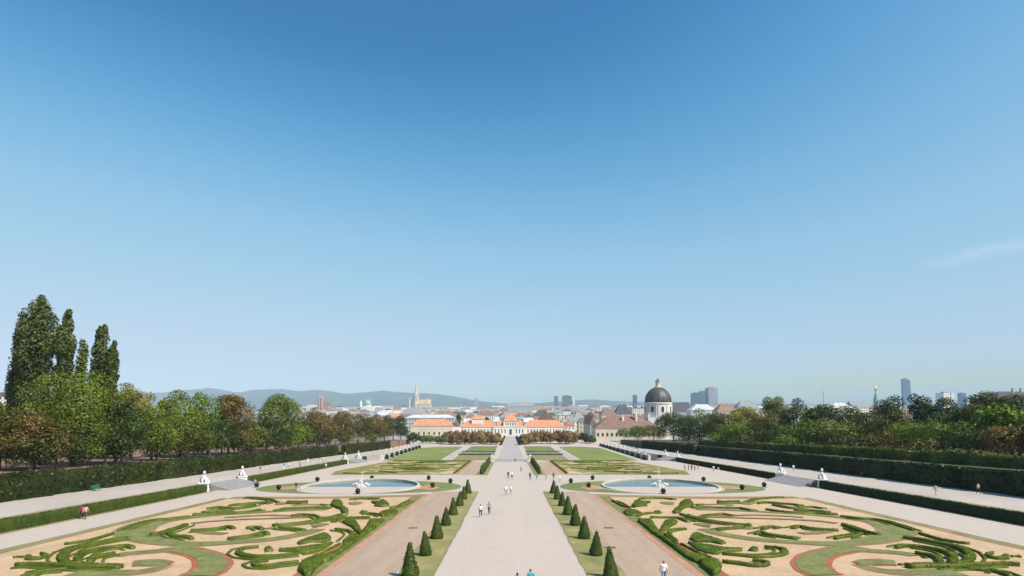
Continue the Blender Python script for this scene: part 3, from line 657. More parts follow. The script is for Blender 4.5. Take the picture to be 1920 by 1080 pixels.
# ------------------------------------------------------------------ fountain basins
WATER = bpy.data.materials.new('basin_water'); WATER.use_nodes = True
_t = WATER.node_tree; _b = _t.nodes['Principled BSDF']; _b.inputs['Base Color'].default_value = (0.085, 0.20, 0.205, 1); _b.inputs['Roughness'].default_value = 0.09; _b.inputs['IOR'].default_value = 1.33
_n = _t.nodes.new('ShaderNodeTexNoise'); _n.inputs['Scale'].default_value = 1.8; _n.inputs['Detail'].default_value = 4
_g = _t.nodes.new('ShaderNodeNewGeometry'); _t.links.new(_g.outputs['Position'], _n.inputs['Vector'])
_bp = _t.nodes.new('ShaderNodeBump'); _bp.inputs['Strength'].default_value = 0.25; _bp.inputs['Distance'].default_value = 0.06
_t.links.new(_n.outputs['Fac'], _bp.inputs['Height']); _t.links.new(_bp.outputs['Normal'], _b.inputs['Normal'])
_n2 = _t.nodes.new('ShaderNodeTexNoise'); _n2.inputs['Scale'].default_value = 0.22; _n2.inputs['Detail'].default_value = 2; _t.links.new(_g.outputs['Position'], _n2.inputs['Vector'])
_r = _t.nodes.new('ShaderNodeValToRGB'); _r.color_ramp.elements[0].color = (0.03, 0.075, 0.085, 1); _r.color_ramp.elements[1].color = (0.065, 0.135, 0.13, 1); _r.color_ramp.elements[0].position = 0.35; _r.color_ramp.elements[1].position = 0.65
_t.links.new(_n2.outputs['Fac'], _r.inputs['Fac']); _t.links.new(_r.outputs['Color'], _b.inputs['Base Color'])
SPRAY = mat('spray', (0.85, 0.87, 0.88), 0.5, 0.05, 3)
def ball(name, loc, r, m, label, group, tub=True):
    e = empty(name, loc); v = []; f = []; n = 12; k_ = 7
    for j in range(k_ + 1):
        th = math.pi * j / k_
        for i in range(n):
            a = 2 * math.pi * i / n; q = r * (1 + 0.04 * rng.normal()); v.append((q * math.sin(th) * math.cos(a), q * math.sin(th) * math.sin(a), 0.12 + r * 0.95 - q * math.cos(th)))
    for j in range(k_):
        for i in range(n):
            l = (i + 1) % n; f.append((j * n + i, j * n + l, (j + 1) * n + l, (j + 1) * n + i))
    leafy('crown', v, f, m, 60, 0.10, e, jit=0.03)
    MB().tube([(0, 0, 0.0), (0, 0, 0.45)], 0.06).build('stem', BARK, e)
    MB().lathe([(0.40, 0), (0.44, 0.03), (0.44, 0.10), (0.36, 0.12)], 10).build('tub', TUB, e)
    return tag(e, label, 'topiary', group)
def basin(sgn, word):
    cx, cy, r = sgn * 29.9, 114.6, 11.1; z = gA(cy) + 0.0
    e = empty('fountain_basin', (cx, cy, z))
    MB().lathe([(r + 0.45, -1.2), (r + 0.45, 0.32), (r + 0.42, 0.38), (r + 0.04, 0.40), (r, 0.34), (r, -1.2)], 72, cap=False).build('rim', mat('basin_stone', (0.48, 0.44, 0.375), 0.75, 0.12, 0.8, fine=(4, 0.1)), e)
    m = MB(); n = 72
    m.add([(r * 1.005 * math.cos(2 * math.pi * i / n), r * 1.005 * math.sin(2 * math.pi * i / n), 0.02) for i in range(n)], [tuple(range(n))]); m.build('water', WATER, e)
    tag(e, 'round white stone basin of pale blue-green water in the %s half of the garden' % word, 'basin', 'fountain basins')
    # sculpture group in the middle: rocks, a seated figure and two sea creatures
    s = empty('fountain_sculpture', (cx, cy, z + 0.02)); s.scale = (0.72, 0.72, 0.62); rk = MB(); r_ = random.Random(3)
    for k in range(9):
        a = k * 0.72; q = 0.9 + 0.55 * r_.random(); c = (q * math.cos(a), 0.8 * q * math.sin(a), 0)
        rk.lathe([(0.65, -0.2), (0.6, 0.25), (0.38, 0.55 + 0.2 * r_.random()), (0.1, 0.75)], 7, c, sx=1 + 0.3 * r_.random())
    rk.lathe([(1.0, 0), (0.95, 0.5), (0.7, 1.0), (0.35, 1.25)], 9); rk.build('rock', STONEG, s, smooth=True)
    fg = MB(); fg.tube([(0, 0, 1.1), (0.05, 0, 1.6), (0.0, 0, 2.05), (0.0, 0, 2.3)], [0.34, 0.30, 0.33, 0.10], 9); fg.tube([(0, 0, 2.24), (0, 0, 2.36), (0, -0.02, 2.5), (0, 0, 2.6)], [0.08, 0.15, 0.15, 0.05], 8)
    fg.tube([(0.28, 0, 2.1), (0.62, -0.1, 2.25), (0.8, -0.1, 2.7)], [0.11, 0.09, 0.06]); fg.tube([(-0.28, 0, 2.1), (-0.55, -0.1, 1.8), (-0.75, -0.25, 1.5)], [0.11, 0.09, 0.06])
    fg.tube([(0.12, -0.05, 1.15), (0.35, -0.6, 1.2), (0.4, -0.75, 0.6)], [0.19, 0.15, 0.09]); fg.tube([(-0.12, -0.05, 1.15), (-0.4, -0.6, 1.1), (-0.5, -0.8, 0.55)], [0.19, 0.15, 0.09])
    fg.build('figure', STONE, s, smooth=True)
    for q in (-1, 1):
        MB().tube([(q * 0.7, 0.1, 0.6), (q * 1.3, -0.1, 1.15), (q * 1.75, -0.1, 0.95), (q * 2.0, 0, 0.35), (q * 2.2, 0.2, 0.75), (q * 2.45, 0.3, 0.95)], [0.2, 0.36, 0.34, 0.24, 0.12, 0.22], 8).build('sea_creature', STONE, s, smooth=True)
    tag(s, 'pale stone sculpture group on rocks in the middle of the %s basin' % word, 'sculpture', 'basin sculptures')
    jt = empty('water_jet', (cx - 0.1 * sgn, cy + 0.3, z + 1.6))
    N = 420 if sgn > 0 else 200; hgt = 2.3 if sgn > 0 else 1.4
    c = np.stack([rng.normal(0, 0.05, N), rng.normal(0, 0.05, N), rng.random(N) ** 0.8 * hgt], 1); c[:, :2] *= (1 + 2.2 * (c[:, 2:3] / hgt))
    link('spray', leaf_mesh('spray', leaf_arrays(c, rng.normal(0, 1, (N, 3)), 0.03)), SPRAY, jt)['kind'] = 'stuff'
    tag(jt, 'thin white plume of spray above the %s basin sculpture' % word, 'water jet', 'water jets')
    # pointed lawn round the basin
    tip = 20.0; pts = []
    for k in range(41):
        t = math.pi * k / 40; pts.append((cx - tip * math.cos(t), cy - 12.2 * (math.sin(t) ** 0.8)))
    top = [(cx + tip * math.cos(math.pi * k / 40), cy + 15.0 * math.sin(math.pi * k / 40) ** 0.9) for k in range(1, 40)]
    sheet('basin_lawn', pts + top, LAWN, zA(0.02))
    rr_ = r + 0.95; sheet('gravel_ring', [(cx + rr_ * math.cos(2 * math.pi * k / 60), cy - 0.6 + rr_ * math.sin(2 * math.pi * k / 60)) for k in range(60)], GRAVEL, zA(0.035))
    for q in (-1, 1):
        sheet('red_grit_bed', [(cx + q * 11.8, cy - 4), (cx + q * 15.2, cy - 6.0), (cx + q * 16.0, cy - 1), (cx + q * 13.0, cy + 4.5), (cx + q * 12.2, cy + 2)], PINKG, zA(0.05))
    pos = [(-20.8, -0.3, 'at the outer tip of the lawn'), (-13.2, 13.0, 'behind the outer end of the basin'), (-14.3, -5.5, 'in front of the outer end of the basin'), (-2.1, 17.2, 'behind the basin, outer of two'),
           (11.0, 17.2, 'behind the basin, inner of two'), (16.9, 8.8, 'at the back inner corner of the lawn'), (14.4, -1.0, 'at the inner end of the basin'), (2.6, -12.3, 'at the front rim of the basin')]
    for x, y, wd in pos:
        px = cx - sgn * x; yy = cy + y
        ball('topiary_ball', (px, yy, gA(yy) + 0.02), 0.44, DARKYEW, 'dark clipped ball %s, %s basin' % (wd, word), 'clipped balls round the basins')
basin(-1, 'left'); basin(1, 'right')

for sgn, word in ((-1, 'left'), (1, 'right')):
    for x, y, wd in ((11.35, 66.6, 'middle'), (9.6, 55.5, 'edge')) if sgn > 0 else ((11.3, 66.6, 'middle'),):
        g = empty('drain_grate', (sgn * x, y, gA(y) + 0.014)); m = MB()
        m.box(-0.5, 0.5, -0.34, -0.26, 0, 0.02); m.box(-0.5, 0.5, 0.26, 0.34, 0, 0.02); m.box(-0.5, -0.42, -0.26, 0.26, 0, 0.02); m.box(0.42, 0.5, -0.26, 0.26, 0, 0.02); m.build('frame', IRON, g)
        for k in range(7): MB().box(-0.40 + k * 0.12, -0.34 + k * 0.12, -0.26, 0.26, 0.002, 0.016).build('bar', IRON, g)
        tag(g, 'small dark drain grate in the %s of the %s side path' % (wd, word), 'drain', 'drain grates')

# ------------------------------------------------------------------ sphinxes
def sphinx_mesh():
    m = MB()
    sec = [(-1.15, 0.10, 0.10, 0.22), (-1.05, 0.28, 0.30, 0.34), (-0.8, 0.40, 0.42, 0.42), (-0.45, 0.36, 0.38, 0.42), (0.0, 0.33, 0.36, 0.44), (0.35, 0.36, 0.44, 0.55), (0.6, 0.36, 0.46, 0.72), (0.78, 0.26, 0.30, 0.85)]
    n = 10; V = []; Fq = []
    for x, hw, hh, zc in sec:
        for k in range(n):
            a = 2 * math.pi * k / n; V.append((x, hw * math.cos(a), zc + hh * math.sin(a)))
    for i in range(len(sec) - 1):
        for k in range(n):
            l = (k + 1) % n; Fq.append((i * n + k, i * n + l, (i + 1) * n + l, (i + 1) * n + k))
    Fq += [tuple(range(n - 1, -1, -1)), tuple((len(sec) - 1) * n + k for k in range(n))]
    m.add(V, Fq)
    m.tube([(0.55, 0, 1.0), (0.62, 0, 1.2), (0.66, 0, 1.32)], [0.24, 0.13, 0.12], 9)                        # neck
    m.lathe([(0.03, -0.24), (0.13, -0.2), (0.18, -0.05), (0.18, 0.08), (0.13, 0.2), (0.03, 0.25)], 10, (0.70, 0, 1.52))   # head
    m.lathe([(0.05, -0.3), (0.2, -0.28), (0.24, 0.05), (0.17, 0.24), (0.05, 0.3)], 10, (0.60, 0, 1.52))      # hair
    for q in (-1, 1):
        m.tube([(0.5, q * 0.27, 0.55), (0.85, q * 0.28, 0.22), (1.2, q * 0.26, 0.12), (1.5, q * 0.26, 0.10)], [0.2, 0.16, 0.12, 0.11], 8)
        m.tube([(-0.75, q * 0.34, 0.45), (-0.35, q * 0.46, 0.42), (-0.5, q * 0.5, 0.14), (-0.05, q * 0.5, 0.1)], [0.24, 0.24, 0.15, 0.1], 8)
    m.tube([(-1.1, 0, 0.35), (-1.25, 0.3, 0.2), (-0.9, 0.62, 0.12), (-0.5, 0.66, 0.14)], [0.08, 0.07, 0.06, 0.08], 6)
    return m.mesh('sphinx')
sph = sphinx_mesh(); sph.materials.append(STONE); sph.polygons.foreach_set('use_smooth', [True] * len(sph.polygons))
def sphinx(x, y, rz, label, dz=0.55):
    e = empty('sphinx_statue', (x, y, gA(y) + dz), rz)
    MB().box(-1.7, 1.95, -0.95, 0.95, -1.2, 0.12).box(-1.6, 1.85, -0.86, 0.86, 0.12, 0.98).box(-1.7, 1.95, -0.96, 0.96, 0.98, 1.14).build('pedestal', STONE, e)
    o = bpy.data.objects.new('sphinx', sph); COL.objects.link(o); o.parent = e; o.location = (0, 0, 1.15); o.scale = (0.95, 1.1, 1.15)
    tag(e, label, 'statue', 'sphinxes at the ramps')
sphinx(-57.4, 107.2, R(-62), 'white sphinx on a pedestal at the near end of the near left ramp')
sphinx(-57.6, 122.6, R(-58), 'white sphinx on a pedestal at the far end of the near left ramp')
sphinx(-57.4, 197.5, R(-62), 'small white sphinx on a pedestal at the near end of the far left ramp')
sphinx(-57.4, 214.6, R(-58), 'small white sphinx on a pedestal at the far end of the far left ramp')
sphinx(62.4, 114.4, R(-118), 'white sphinx on a pedestal at the near end of the near right ramp')
sphinx(62.4, 131.7, R(-125), 'white sphinx on a pedestal at the far end of the near right ramp')
sphinx(62.4, 212.5, R(-118), 'small white sphinx on a pedestal at the near end of the far right ramp')
sphinx(62.4, 229.0, R(-125), 'small white sphinx on a pedestal at the far end of the far right ramp')

# ------------------------------------------------------------------ cascade balustrade, lower garden
b = empty('cascade_balustrade', (0, 206.3, gA(206.3)))
MB().box(-6.0, 6.0, -0.35, 0.35, -0.1, 0.18).build('plinth', STONEG, b)
MB().box(-6.0, 6.0, -0.3, 0.3, 0.86, 1.05).build('handrail', STONEG, b)
for k in range(23):
    MB().lathe([(0.13, 0.18), (0.07, 0.26), (0.15, 0.45), (0.08, 0.72), (0.13, 0.86)], 8, (-5.5 + k * 0.5, 0, 0)).build('baluster', STONEG, b)
tag(b, 'low grey stone balustrade closing the central path above the cascade', 'balustrade')
for q, wd in ((-1, 'left'), (1, 'right')):
    p = empty('stone_pier', (q * 6.9, 206.3, gA(206.3)))
    MB().box(-0.8, 0.8, -0.8, 0.8, -0.1, 1.5).box(-0.95, 0.95, -0.95, 0.95, 1.5, 1.72).build('shaft', STONE, p)
    MB().lathe([(0.3, 1.72), (0.2, 1.9), (0.5, 2.2), (0.6, 2.5), (0.45, 2.62), (0.55, 2.7)], 12).build('urn', STONE, p, smooth=True)
    tag(p, 'white stone pier with urn at the %s end of the cascade balustrade' % wd, 'pier', 'piers of the cascade')

# lower garden
sheet('lower_path', rect(-75, 80, 216.9, 640), GRAVEL, zB(0.012))
PLAZA = mat('plaza_gravel', (0.34, 0.305, 0.285), 0.95, 0.10, 0.1, fine=(2, 0.08))
sheet('lower_plaza', [(-6.3, 240), (6.3, 240), (5.2, 330), (4.6, 560), (-4.6, 560), (-5.2, 330)], PLAZA, zB(0.024))
for sgn in (-1, 1):
    a = lambda x0, x1, y0, y1: rect(*sorted((sgn * x0, sgn * x1)), y0, y1)
    sheet('lower_lawn', [(sgn * 30.5, 232), (sgn * 55, 232), (sgn * 55, 352), (sgn * 46, 366), (sgn * 30.5, 366)], mat('lower_turf', (0.185, 0.215, 0.055), 0.95, col2=(0.13, 0.165, 0.038), scale=0.06, fine=(1, 0.12)), zB(0.03))
    sheet('lower_lawn', a(8.5, 25.5, 240, 279), DRY, zB(0.03))
    sheet('lower_lawn', a(8.5, 25.5, 308, 372), LAWN, zB(0.03))
    sheet('lower_lawn', a(26.5, 29.2, 240, 330), PLAZA, zB(0.03))
    word = 'left' if sgn < 0 else 'right'
    for (x0, y0, x1, y1, h, lab) in ((8.0, 281, 26, 281, 0.7, 'low box hedge closing the near lower lawn on the %s of the plaza'), (8.0, 306, 26, 306, 0.6, 'low box hedge in front of the far lower lawn on the %s of the plaza'), (6.6, 385, 5.8, 560, 1.5, 'long clipped hedge along the %s side of the walk to the palace door')):
        P = [(sgn * (x0 + (x1 - x0) * t), y0 + (y1 - y0) * t, 1.2) for t in np.linspace(0, 1, 12)]
        v, f = ribbon_solid(P, h, gB); hedge_obj('', v, f, lab % word, 'hedges of the lower garden', m=YEW, dens=6, size=0.24)
    pl = empty('flower_border', (sgn * 17, 294, gB(294)))
    MB().box(-9, 9, -6, 6, -0.3, 0.12).build('kerb', STONEG, pl)
    pf, nf = surf_sample([(-8.7, -5.7, 0.13), (8.7, -5.7, 0.13), (8.7, 5.7, 0.13), (-8.7, 5.7, 0.13)], [(0, 1, 2, 3)], 22); pf[:, 2] += rng.uniform(0, 0.35, len(pf))
    link('flowers', leaf_mesh('flowers', leaf_arrays(pf, nf, 0.16, 0.6)), leafmat('pale_flowers', (0.20, 0.22, 0.13), (0.52, 0.50, 0.52), scale=0.5), pl)['kind'] = 'stuff'
    tag(pl, 'long stone-edged bed of pale flowers across the lower garden, %s of the plaza' % word, 'flower bed', 'lower garden flower beds')
    # retaining wall of the side ramp, with clipped yews before it
    y0, y1 = (252, 348) if sgn < 0 else (246, 372); xw = 56.5 if sgn < 0 else 59.5
    wl = empty('retaining_wall', (0, 0, 0)); m = MB(); cp = MB()
    q0, q1 = sorted((sgn * xw, sgn * (xw + 0.9)))
    zt = lambda y: gB(y) + 2.1 - 0.9 * (y - y0) / (y1 - y0)
    for mm, lo, hi, ex in ((m, None, 0, 0), (cp, 0, 0.22, 0.15)):
        V = []
        for y in (y0, y1):
            zb_ = (gB(y) - 1) if lo is None else zt(y) + lo
            V += [(q0 - ex, y, zb_), (q1 + ex, y, zb_), (q1 + ex, y, zt(y) + hi), (q0 - ex, y, zt(y) + hi)]
        mm.add(V, [(0, 1, 2, 3), (7, 6, 5, 4), (0, 4, 5, 1), (1, 5, 6, 2), (2, 6, 7, 3), (3, 7, 4, 0)])
    m.build('wall', STONE, wl); cp.build('coping', STONEG, wl)
    tag(wl, 'pale stone retaining wall of the %s side ramp beyond the lawn' % word, 'wall', 'retaining walls')
    ny = 9 if sgn < 0 else 11
    for k in range(ny):
        y = y0 + 3 + (y1 - y0 - 6) * k / (ny - 1)
        v = []; f = []; n = 10
        prof = [(0.75, 0), (0.85, 0.3), (0.8, 1.4), (0.6, 2.0), (0.05, 2.15)]
        for q, z in prof:
            for i in range(n): v.append((q * math.cos(2 * math.pi * i / n), q * math.sin(2 * math.pi * i / n), z * 0.95))
        for j in range(len(prof) - 1):
            for i in range(n):
                l = (i + 1) % n; f.append((j * n + i, j * n + l, (j + 1) * n + l, (j + 1) * n + i))
        o = leafy('clipped_yew', v, f, DARKYEW, 25, 0.16, None, (sgn * (xw - 1.2), y, gB(y)))
        tag(o, 'dark clipped yew, %s from the near end before the %s retaining wall' % (ORD[k] if k and k < 10 else 'first' if k == 0 else 'eleventh', word), 'topiary', 'clipped yews before the retaining walls')
        if k < ny - 1:
            yy = y + 4.5; p = empty('stone_vase', (sgn * (xw + 0.45), yy, zt(yy) + 0.2))
            MB().box(-0.45, 0.45, -0.45, 0.45, 0, 0.8).box(-0.55, 0.55, -0.55, 0.55, 0.8, 0.95).build('plinth', STONE, p)
            MB().lathe([(0.25, 0.95), (0.14, 1.1), (0.42, 1.45), (0.5, 1.75), (0.36, 1.85), (0.46, 1.95), (0.3, 2.0)], 10).build('vase', STONE, p, smooth=True)
            tag(p, 'white stone vase on the %s retaining wall, %s from the near end' % (word, ORD[k] if k else 'first'), 'vase', 'vases on the retaining walls')

# ------------------------------------------------------------------ buildings
WIN = mat('dark_window', (0.035, 0.04, 0.045), 0.25, 0.3, 0.5, spec=0.5)
def wm(name, c): return mat('plaster_' + name, c, 0.9, 0.07, 0.12, fine=(0.8, 0.06))
def rm(name, c): return mat('roof_' + name, c, 0.85, 0.16, 0.25, fine=(1.3, 0.14))
WALLC = {'white': (0.66, 0.635, 0.59), 'cream': (0.58, 0.50, 0.38), 'pale grey': (0.44, 0.44, 0.43), 'pinkish': (0.54, 0.41, 0.34), 'yellow': (0.56, 0.45, 0.27), 'ochre': (0.45, 0.35, 0.23)}
ROOFC = {'red-brown': (0.20, 0.122, 0.095), 'orange': (0.50, 0.225, 0.12), 'grey': (0.23, 0.235, 0.245), 'dark': (0.075, 0.075, 0.08), 'pale metal': (0.45, 0.47, 0.47), 'green copper': (0.22, 0.36, 0.31), 'brown': (0.23, 0.15, 0.10)}
for k_, c in WALLC.items(): wm(k_, c)
for k_, c in ROOFC.items(): rm(k_, c)
def roof_mesh(x0, x1, y0, y1, z0, z1, kind, ov=0.5):
    m = MB(); x0 -= ov; x1 += ov; y0 -= ov; y1 += ov
    if kind == 'flat':
        m.box(x0, x1, y0, y1, z0, z0 + 0.5)
        for k in range(2):
            cx = x0 + (x1 - x0) * (0.3 + 0.4 * k); m.box(cx - 1.5, cx + 1.5, y0 + 2, y0 + 5, z0 + 0.5, z0 + 2.6)
        return m
    ym = (y0 + y1) / 2; hip = min((y1 - y0) / 2, (x1 - x0) * 0.32) if kind == 'hip' else 0.0
    if kind == 'side':                       # gable end faces the garden
        xm = (x0 + x1) / 2
        V = [(x0, y0, z0), (x1, y0, z0), (x1, y1, z0), (x0, y1, z0), (xm, y0, z1), (xm, y1, z1)]
        return m.add(V, [(0, 3, 5, 4), (1, 4, 5, 2), (0, 4, 1), (3, 2, 5), (0, 1, 2, 3)])
    V = [(x0, y0, z0), (x1, y0, z0), (x1, y1, z0), (x0, y1, z0), (x0 + hip, ym, z1), (x1 - hip, ym, z1)]
    return m.add(V, [(0, 1, 5, 4), (1, 2, 5), (2, 3, 4, 5), (3, 0, 4), (3, 2, 1, 0)])
def windows_joined(m, x0, x1, y, z0, z1, pitch=3.2, floor=3.4, ww=1.25, wh=1.9):
    nx = max(1, int((x1 - x0 - 1) / pitch)); nz = max(1, int((z1 - z0 - 0.6) / floor))
    for i in range(nx):
        for j in range(nz):
            cx = x0 + (x1 - x0) * (i + 0.5) / nx; cz = z0 + (z1 - z0) * (j + 0.5) / nz
            m.box(cx - ww / 2, cx + ww / 2, y - 0.06, y + 0.1, cz - wh / 2, cz + wh / 2)
    return m
def house(name, x0, x1, y0, dep, zb, ze, zr, wall, roof, kind, label, cat='house', group=None, single=None, chim=0, rz=0.0, pitch=3.2):
    cx, cy = (x0 + x1) / 2, y0 + dep / 2; e = empty(name, (cx, cy, zb), rz)
    X0, X1, Y0, Y1 = x0 - cx, x1 - cx, -dep / 2, dep / 2
    MB().box(X0, X1, Y0, Y1, -2, ze - zb).build('wall', MATS['plaster_' + wall], e)
    rf = roof_mesh(X0, X1, Y0, Y1, ze - zb + 0.01, zr - zb, kind).build('roof', MATS['roof_' + roof], e)
    MB().box(X0 - 0.25, X1 + 0.25, Y0 - 0.25, Y0 + 0.2, ze - zb - 0.55, ze - zb - 0.02).build('cornice', MATS['plaster_white'], e)
    r_ = random.Random(int(abs(cx) * 13 + abs(cy)))
    for k in range(chim):
        qx = X0 + (X1 - X0) * r_.uniform(0.12, 0.88); qz = (ze + zr) / 2 - zb
        MB().box(qx - 0.55, qx + 0.55, -0.8, 0.4, qz - 1.5, zr - zb + 1.6).box(qx - 0.65, qx + 0.65, -0.9, 0.5, zr - zb + 1.6, zr - zb + 1.85).build('chimney', MATS['plaster_cream'], rf)
    if single:
        nx, zlo, zhi, ww = single
        for i in range(nx):
            qx = X0 + (X1 - X0) * (i + 0.5) / nx
            wv = MB().box(qx - ww / 2, qx + ww / 2, Y0 - 0.05, Y0 + 0.1, zlo, zhi).build('window', WIN, e)
            MB().box(qx - ww / 2 - 0.2, qx + ww / 2 + 0.2, Y0 - 0.16, Y0 + 0.1, zlo - 0.28, zlo - 0.01).build('sill', MATS['plaster_white'], wv)
    else:
        m = windows_joined(MB(), X0, X1, Y0, 1.0, ze - zb, pitch)
        for sx in (-1, 1):                                # side walls too
            ny = max(1, int(dep / 4)); nz = max(1, int((ze - zb - 1.6) / 3.4)); qx = X1 if sx > 0 else X0
            for i in range(ny):
                for j in range(nz):
                    qy = Y0 + dep * (i + 0.5) / ny; qz = 1 + (ze - zb - 1) * (j + 0.5) / nz
                    m.box(min(qx - 0.06 * -sx, qx - 0.1 * sx), max(qx + 0.06 * sx, qx - 0.1 * sx), qy - 0.6, qy + 0.6, qz - 0.9, qz + 0.9)
        o = m.build('windows', WIN, e); o['kind'] = 'stuff'
    return tag(e, label, cat, group)
def hx(px, Y): return at(px, 800, Y).x
def hz(py, Y): return at(957, py, Y).z

# the palace at the foot of the garden
YP = 600; zb = gB(YP)
pal = empty('garden_palace', (0, YP, zb))
PW, PO = MATS['plaster_white'], MATS['roof_orange']
def pbox(n, m, px0, px1, y0, y1, ya, yb, par=pal):
    return MB().box(hx(px0, YP), hx(px1, YP), y0, y1, hz(ya, YP) - zb, hz(yb, YP) - zb).build(n, m, par)
def proof(px0, px1, y0, y1, ya, yb, kind='hip'):
    return roof_mesh(hx(px0, YP), hx(px1, YP), y0, y1, hz(ya, YP) - zb + 0.01, hz(yb, YP) - zb, kind).build('roof', PO, pal)
pbox('wall', PW, 862, 925, 0, 16, 820, 800.5); proof(862, 932, 0, 16, 800.5, 788)
pbox('wall', PW, 985, 1058, 0, 16, 820, 800.5); proof(980, 1060, 0, 16, 800.5, 788)
pbox('wall', PW, 925.1, 984.9, -1.0, 15, 820, 800.2); pbox('cornice', PW, 924, 986, -1.4, 0, 800.1, 799.2)
proof(932.5, 946, 1, 14, 799.1, 790, 'gable'); proof(968.5, 979.5, 1, 14, 799.1, 790, 'gable')
pbox('wall', PW, 944, 970, 0.5, 17, 799.15, 789.6); proof(944, 970, 0.5, 17, 789.6, 777)
pbox('wall', PW, 884, 906, 3, 17, 795, 786); proof(883, 907, 3, 17, 786, 778.5)
for px in (929, 935, 941, 947, 968, 974, 980): pbox('window', WIN, px - 0.9, px + 0.9, -1.06, -0.9, 812, 804.5)
for px in (948.5, 953, 957.2, 961.5, 966): pbox('window', WIN, px - 0.8, px + 0.8, 0.44, 0.6, 797.5, 792.5)
pbox('door', WIN, 955.2, 959.4, -1.08, -0.9, 815, 804.5)
for px in list(range(867, 924, 6)) + list(range(990, 1057, 6)): pbox('window', WIN, px - 0.9, px + 0.9, -0.06, 0.1, 811, 804.5)
for px in (944.2, 951, 963.5, 970): pbox('pilaster', MATS['plaster_cream'], px - 0.4, px + 0.4, 0.3, 0.5, 799, 790)
tag(pal, 'long low white garden palace with orange tiled roofs and taller middle pavilion', 'palace')
house('orangery', hx(771, 575), hx(848, 575), 575, 14, gB(575), hz(798.5, 575), hz(786, 575), 'cream', 'orange', 'hip', 'low cream orangery with orange roof and a row of dark windows left of the palace', 'building', single=(8, 1.9, 4.6, 1.6))
house('gatehouse', hx(846, 585), hx(862, 585), 583, 12, gB(585), hz(799, 585), hz(789, 585), 'white', 'red-brown', 'side', 'small white gabled house between the orangery and the palace', 'house', single=(1, 1.5, 4.5, 2.2))
house('corner_house', hx(1059, 600), hx(1078, 600), 602, 14, gB(600), hz(799, 600), hz(788, 600), 'white', 'orange', 'side', 'small white house with orange roof joining the right end of the palace', 'house', chim=1)
house('long_house', hx(757, 640), hx(850, 640), 650, 14, ZC, hz(783.5, 650), hz(777.5, 650), 'pale grey', 'pale metal', 'hip', 'long pale house with light metal roof directly behind the orangery', 'house')

# convent and domed church
YV = 470; zv = gB(YV)
cv = house('convent', hx(1117, YV), hx(1238, YV), YV, 26, zv, hz(803, YV), hz(779.5, YV), 'cream', 'red-brown', 'hip', 'long cream convent with steep red-brown tiled roof and white chimneys', 'building', single=(14, 3.4, 6.2, 1.7))
rf = [c for c in cv.children if c.name.startswith('roof')][0]
for px, ya, yb in ((1168, 792, 780), (1193, 784, 770), (1217, 792, 776)):
    p = at(px, ya, YV + 8); q = at(px, yb, YV + 8); L = p - Vector(cv.location)
    MB().box(L.x - 0.8, L.x + 0.8, L.y - 0.8, L.y + 0.8, L.z - 3, q.z - cv.location.z).box(L.x - 0.95, L.x + 0.95, L.y - 0.95, L.y + 0.95, q.z - cv.location.z, q.z - cv.location.z + 0.4).build('chimney', MATS['plaster_white'], rf)
house('convent_wing', hx(1103, 512), hx(1117.5, 500), 500, 46, gB(500), hz(796, 505), hz(779, 505), 'pale grey', 'brown', 'side', 'narrow gabled wing, shade painted grey, at the left end of the convent', 'building')  # grey plaster paints in the shade on this left-facing end
YD = 505; cx = hx(1238, YD); zd = gB(YD)
ch = empty('domed_church', (cx, YD, zd)); Rr = 24.2 * YD / 1041
Z = lambda py: hz(py, YD) - zd
MB().box(-Rr * 1.05, Rr * 1.05, -Rr * 0.6, Rr * 1.6, -1, Z(783)).build('nave', PW, ch)
rfm = roof_mesh(-Rr * 0.5, Rr * 1.05, -Rr * 1.1, -Rr * 0.6, Z(790), Z(778), 'side'); rfm.build('porch_roof', MATS['roof_red-brown'], ch)
MB().box(-Rr * 0.45, Rr, -Rr * 1.08, -Rr * 0.61, -1, Z(790) - 0.02).build('porch', PW, ch)
dr = MB().lathe([(Rr, Z(784)), (Rr, Z(757.5)), (Rr * 1.05, Z(757)), (Rr * 1.06, Z(755)), (Rr * 0.99, Z(754.5))], 40, (0, Rr * 0.5, 0)).build('drum', PW, ch)
dome = MB().lathe([(Rr * 0.985 * math.cos(a), Z(754.4) + (Z(725.5) - Z(754.4)) * math.sin(a)) for a in np.linspace(0, R(83), 14)], 40, (0, Rr * 0.5, 0)).build('dome', mat('dome_copper', (0.062, 0.058, 0.05), 0.5, 0.2, 0.35, spec=0.5, fine=(0.8, 0.12)), ch, smooth=True)
for k in range(16):
    a = 2 * math.pi * (k + 0.5) / 16; pts = []; pr = []
    for t in np.linspace(0, R(80), 9):
        q = Rr * 1.0 * math.cos(t); pts.append((q * math.cos(a), Rr * 0.5 + q * math.sin(a), Z(754.4) + (Z(725.5) - Z(754.4)) * math.sin(t)))
    MB().tube(pts, 0.22, 5).build('rib', MATS['dome_copper'], dome)
ln = MB().lathe([(2.9, Z(727)), (2.9, Z(724.5)), (2.1, Z(724)), (2.1, Z(716.5)), (2.7, Z(716)), (2.6, Z(715.2))], 12, (0, Rr * 0.5, 0)).build('lantern', MATS['plaster_cream'], ch)
MB().lathe([(2.3, Z(715.2)), (2.0, Z(713.5)), (0.8, Z(712)), (0.35, Z(710.5)), (0.6, Z(709.5)), (0.1, Z(708))], 12, (0, Rr * 0.5, 0)).build('lantern_cap', MATS['dome_copper'], ln, smooth=True)
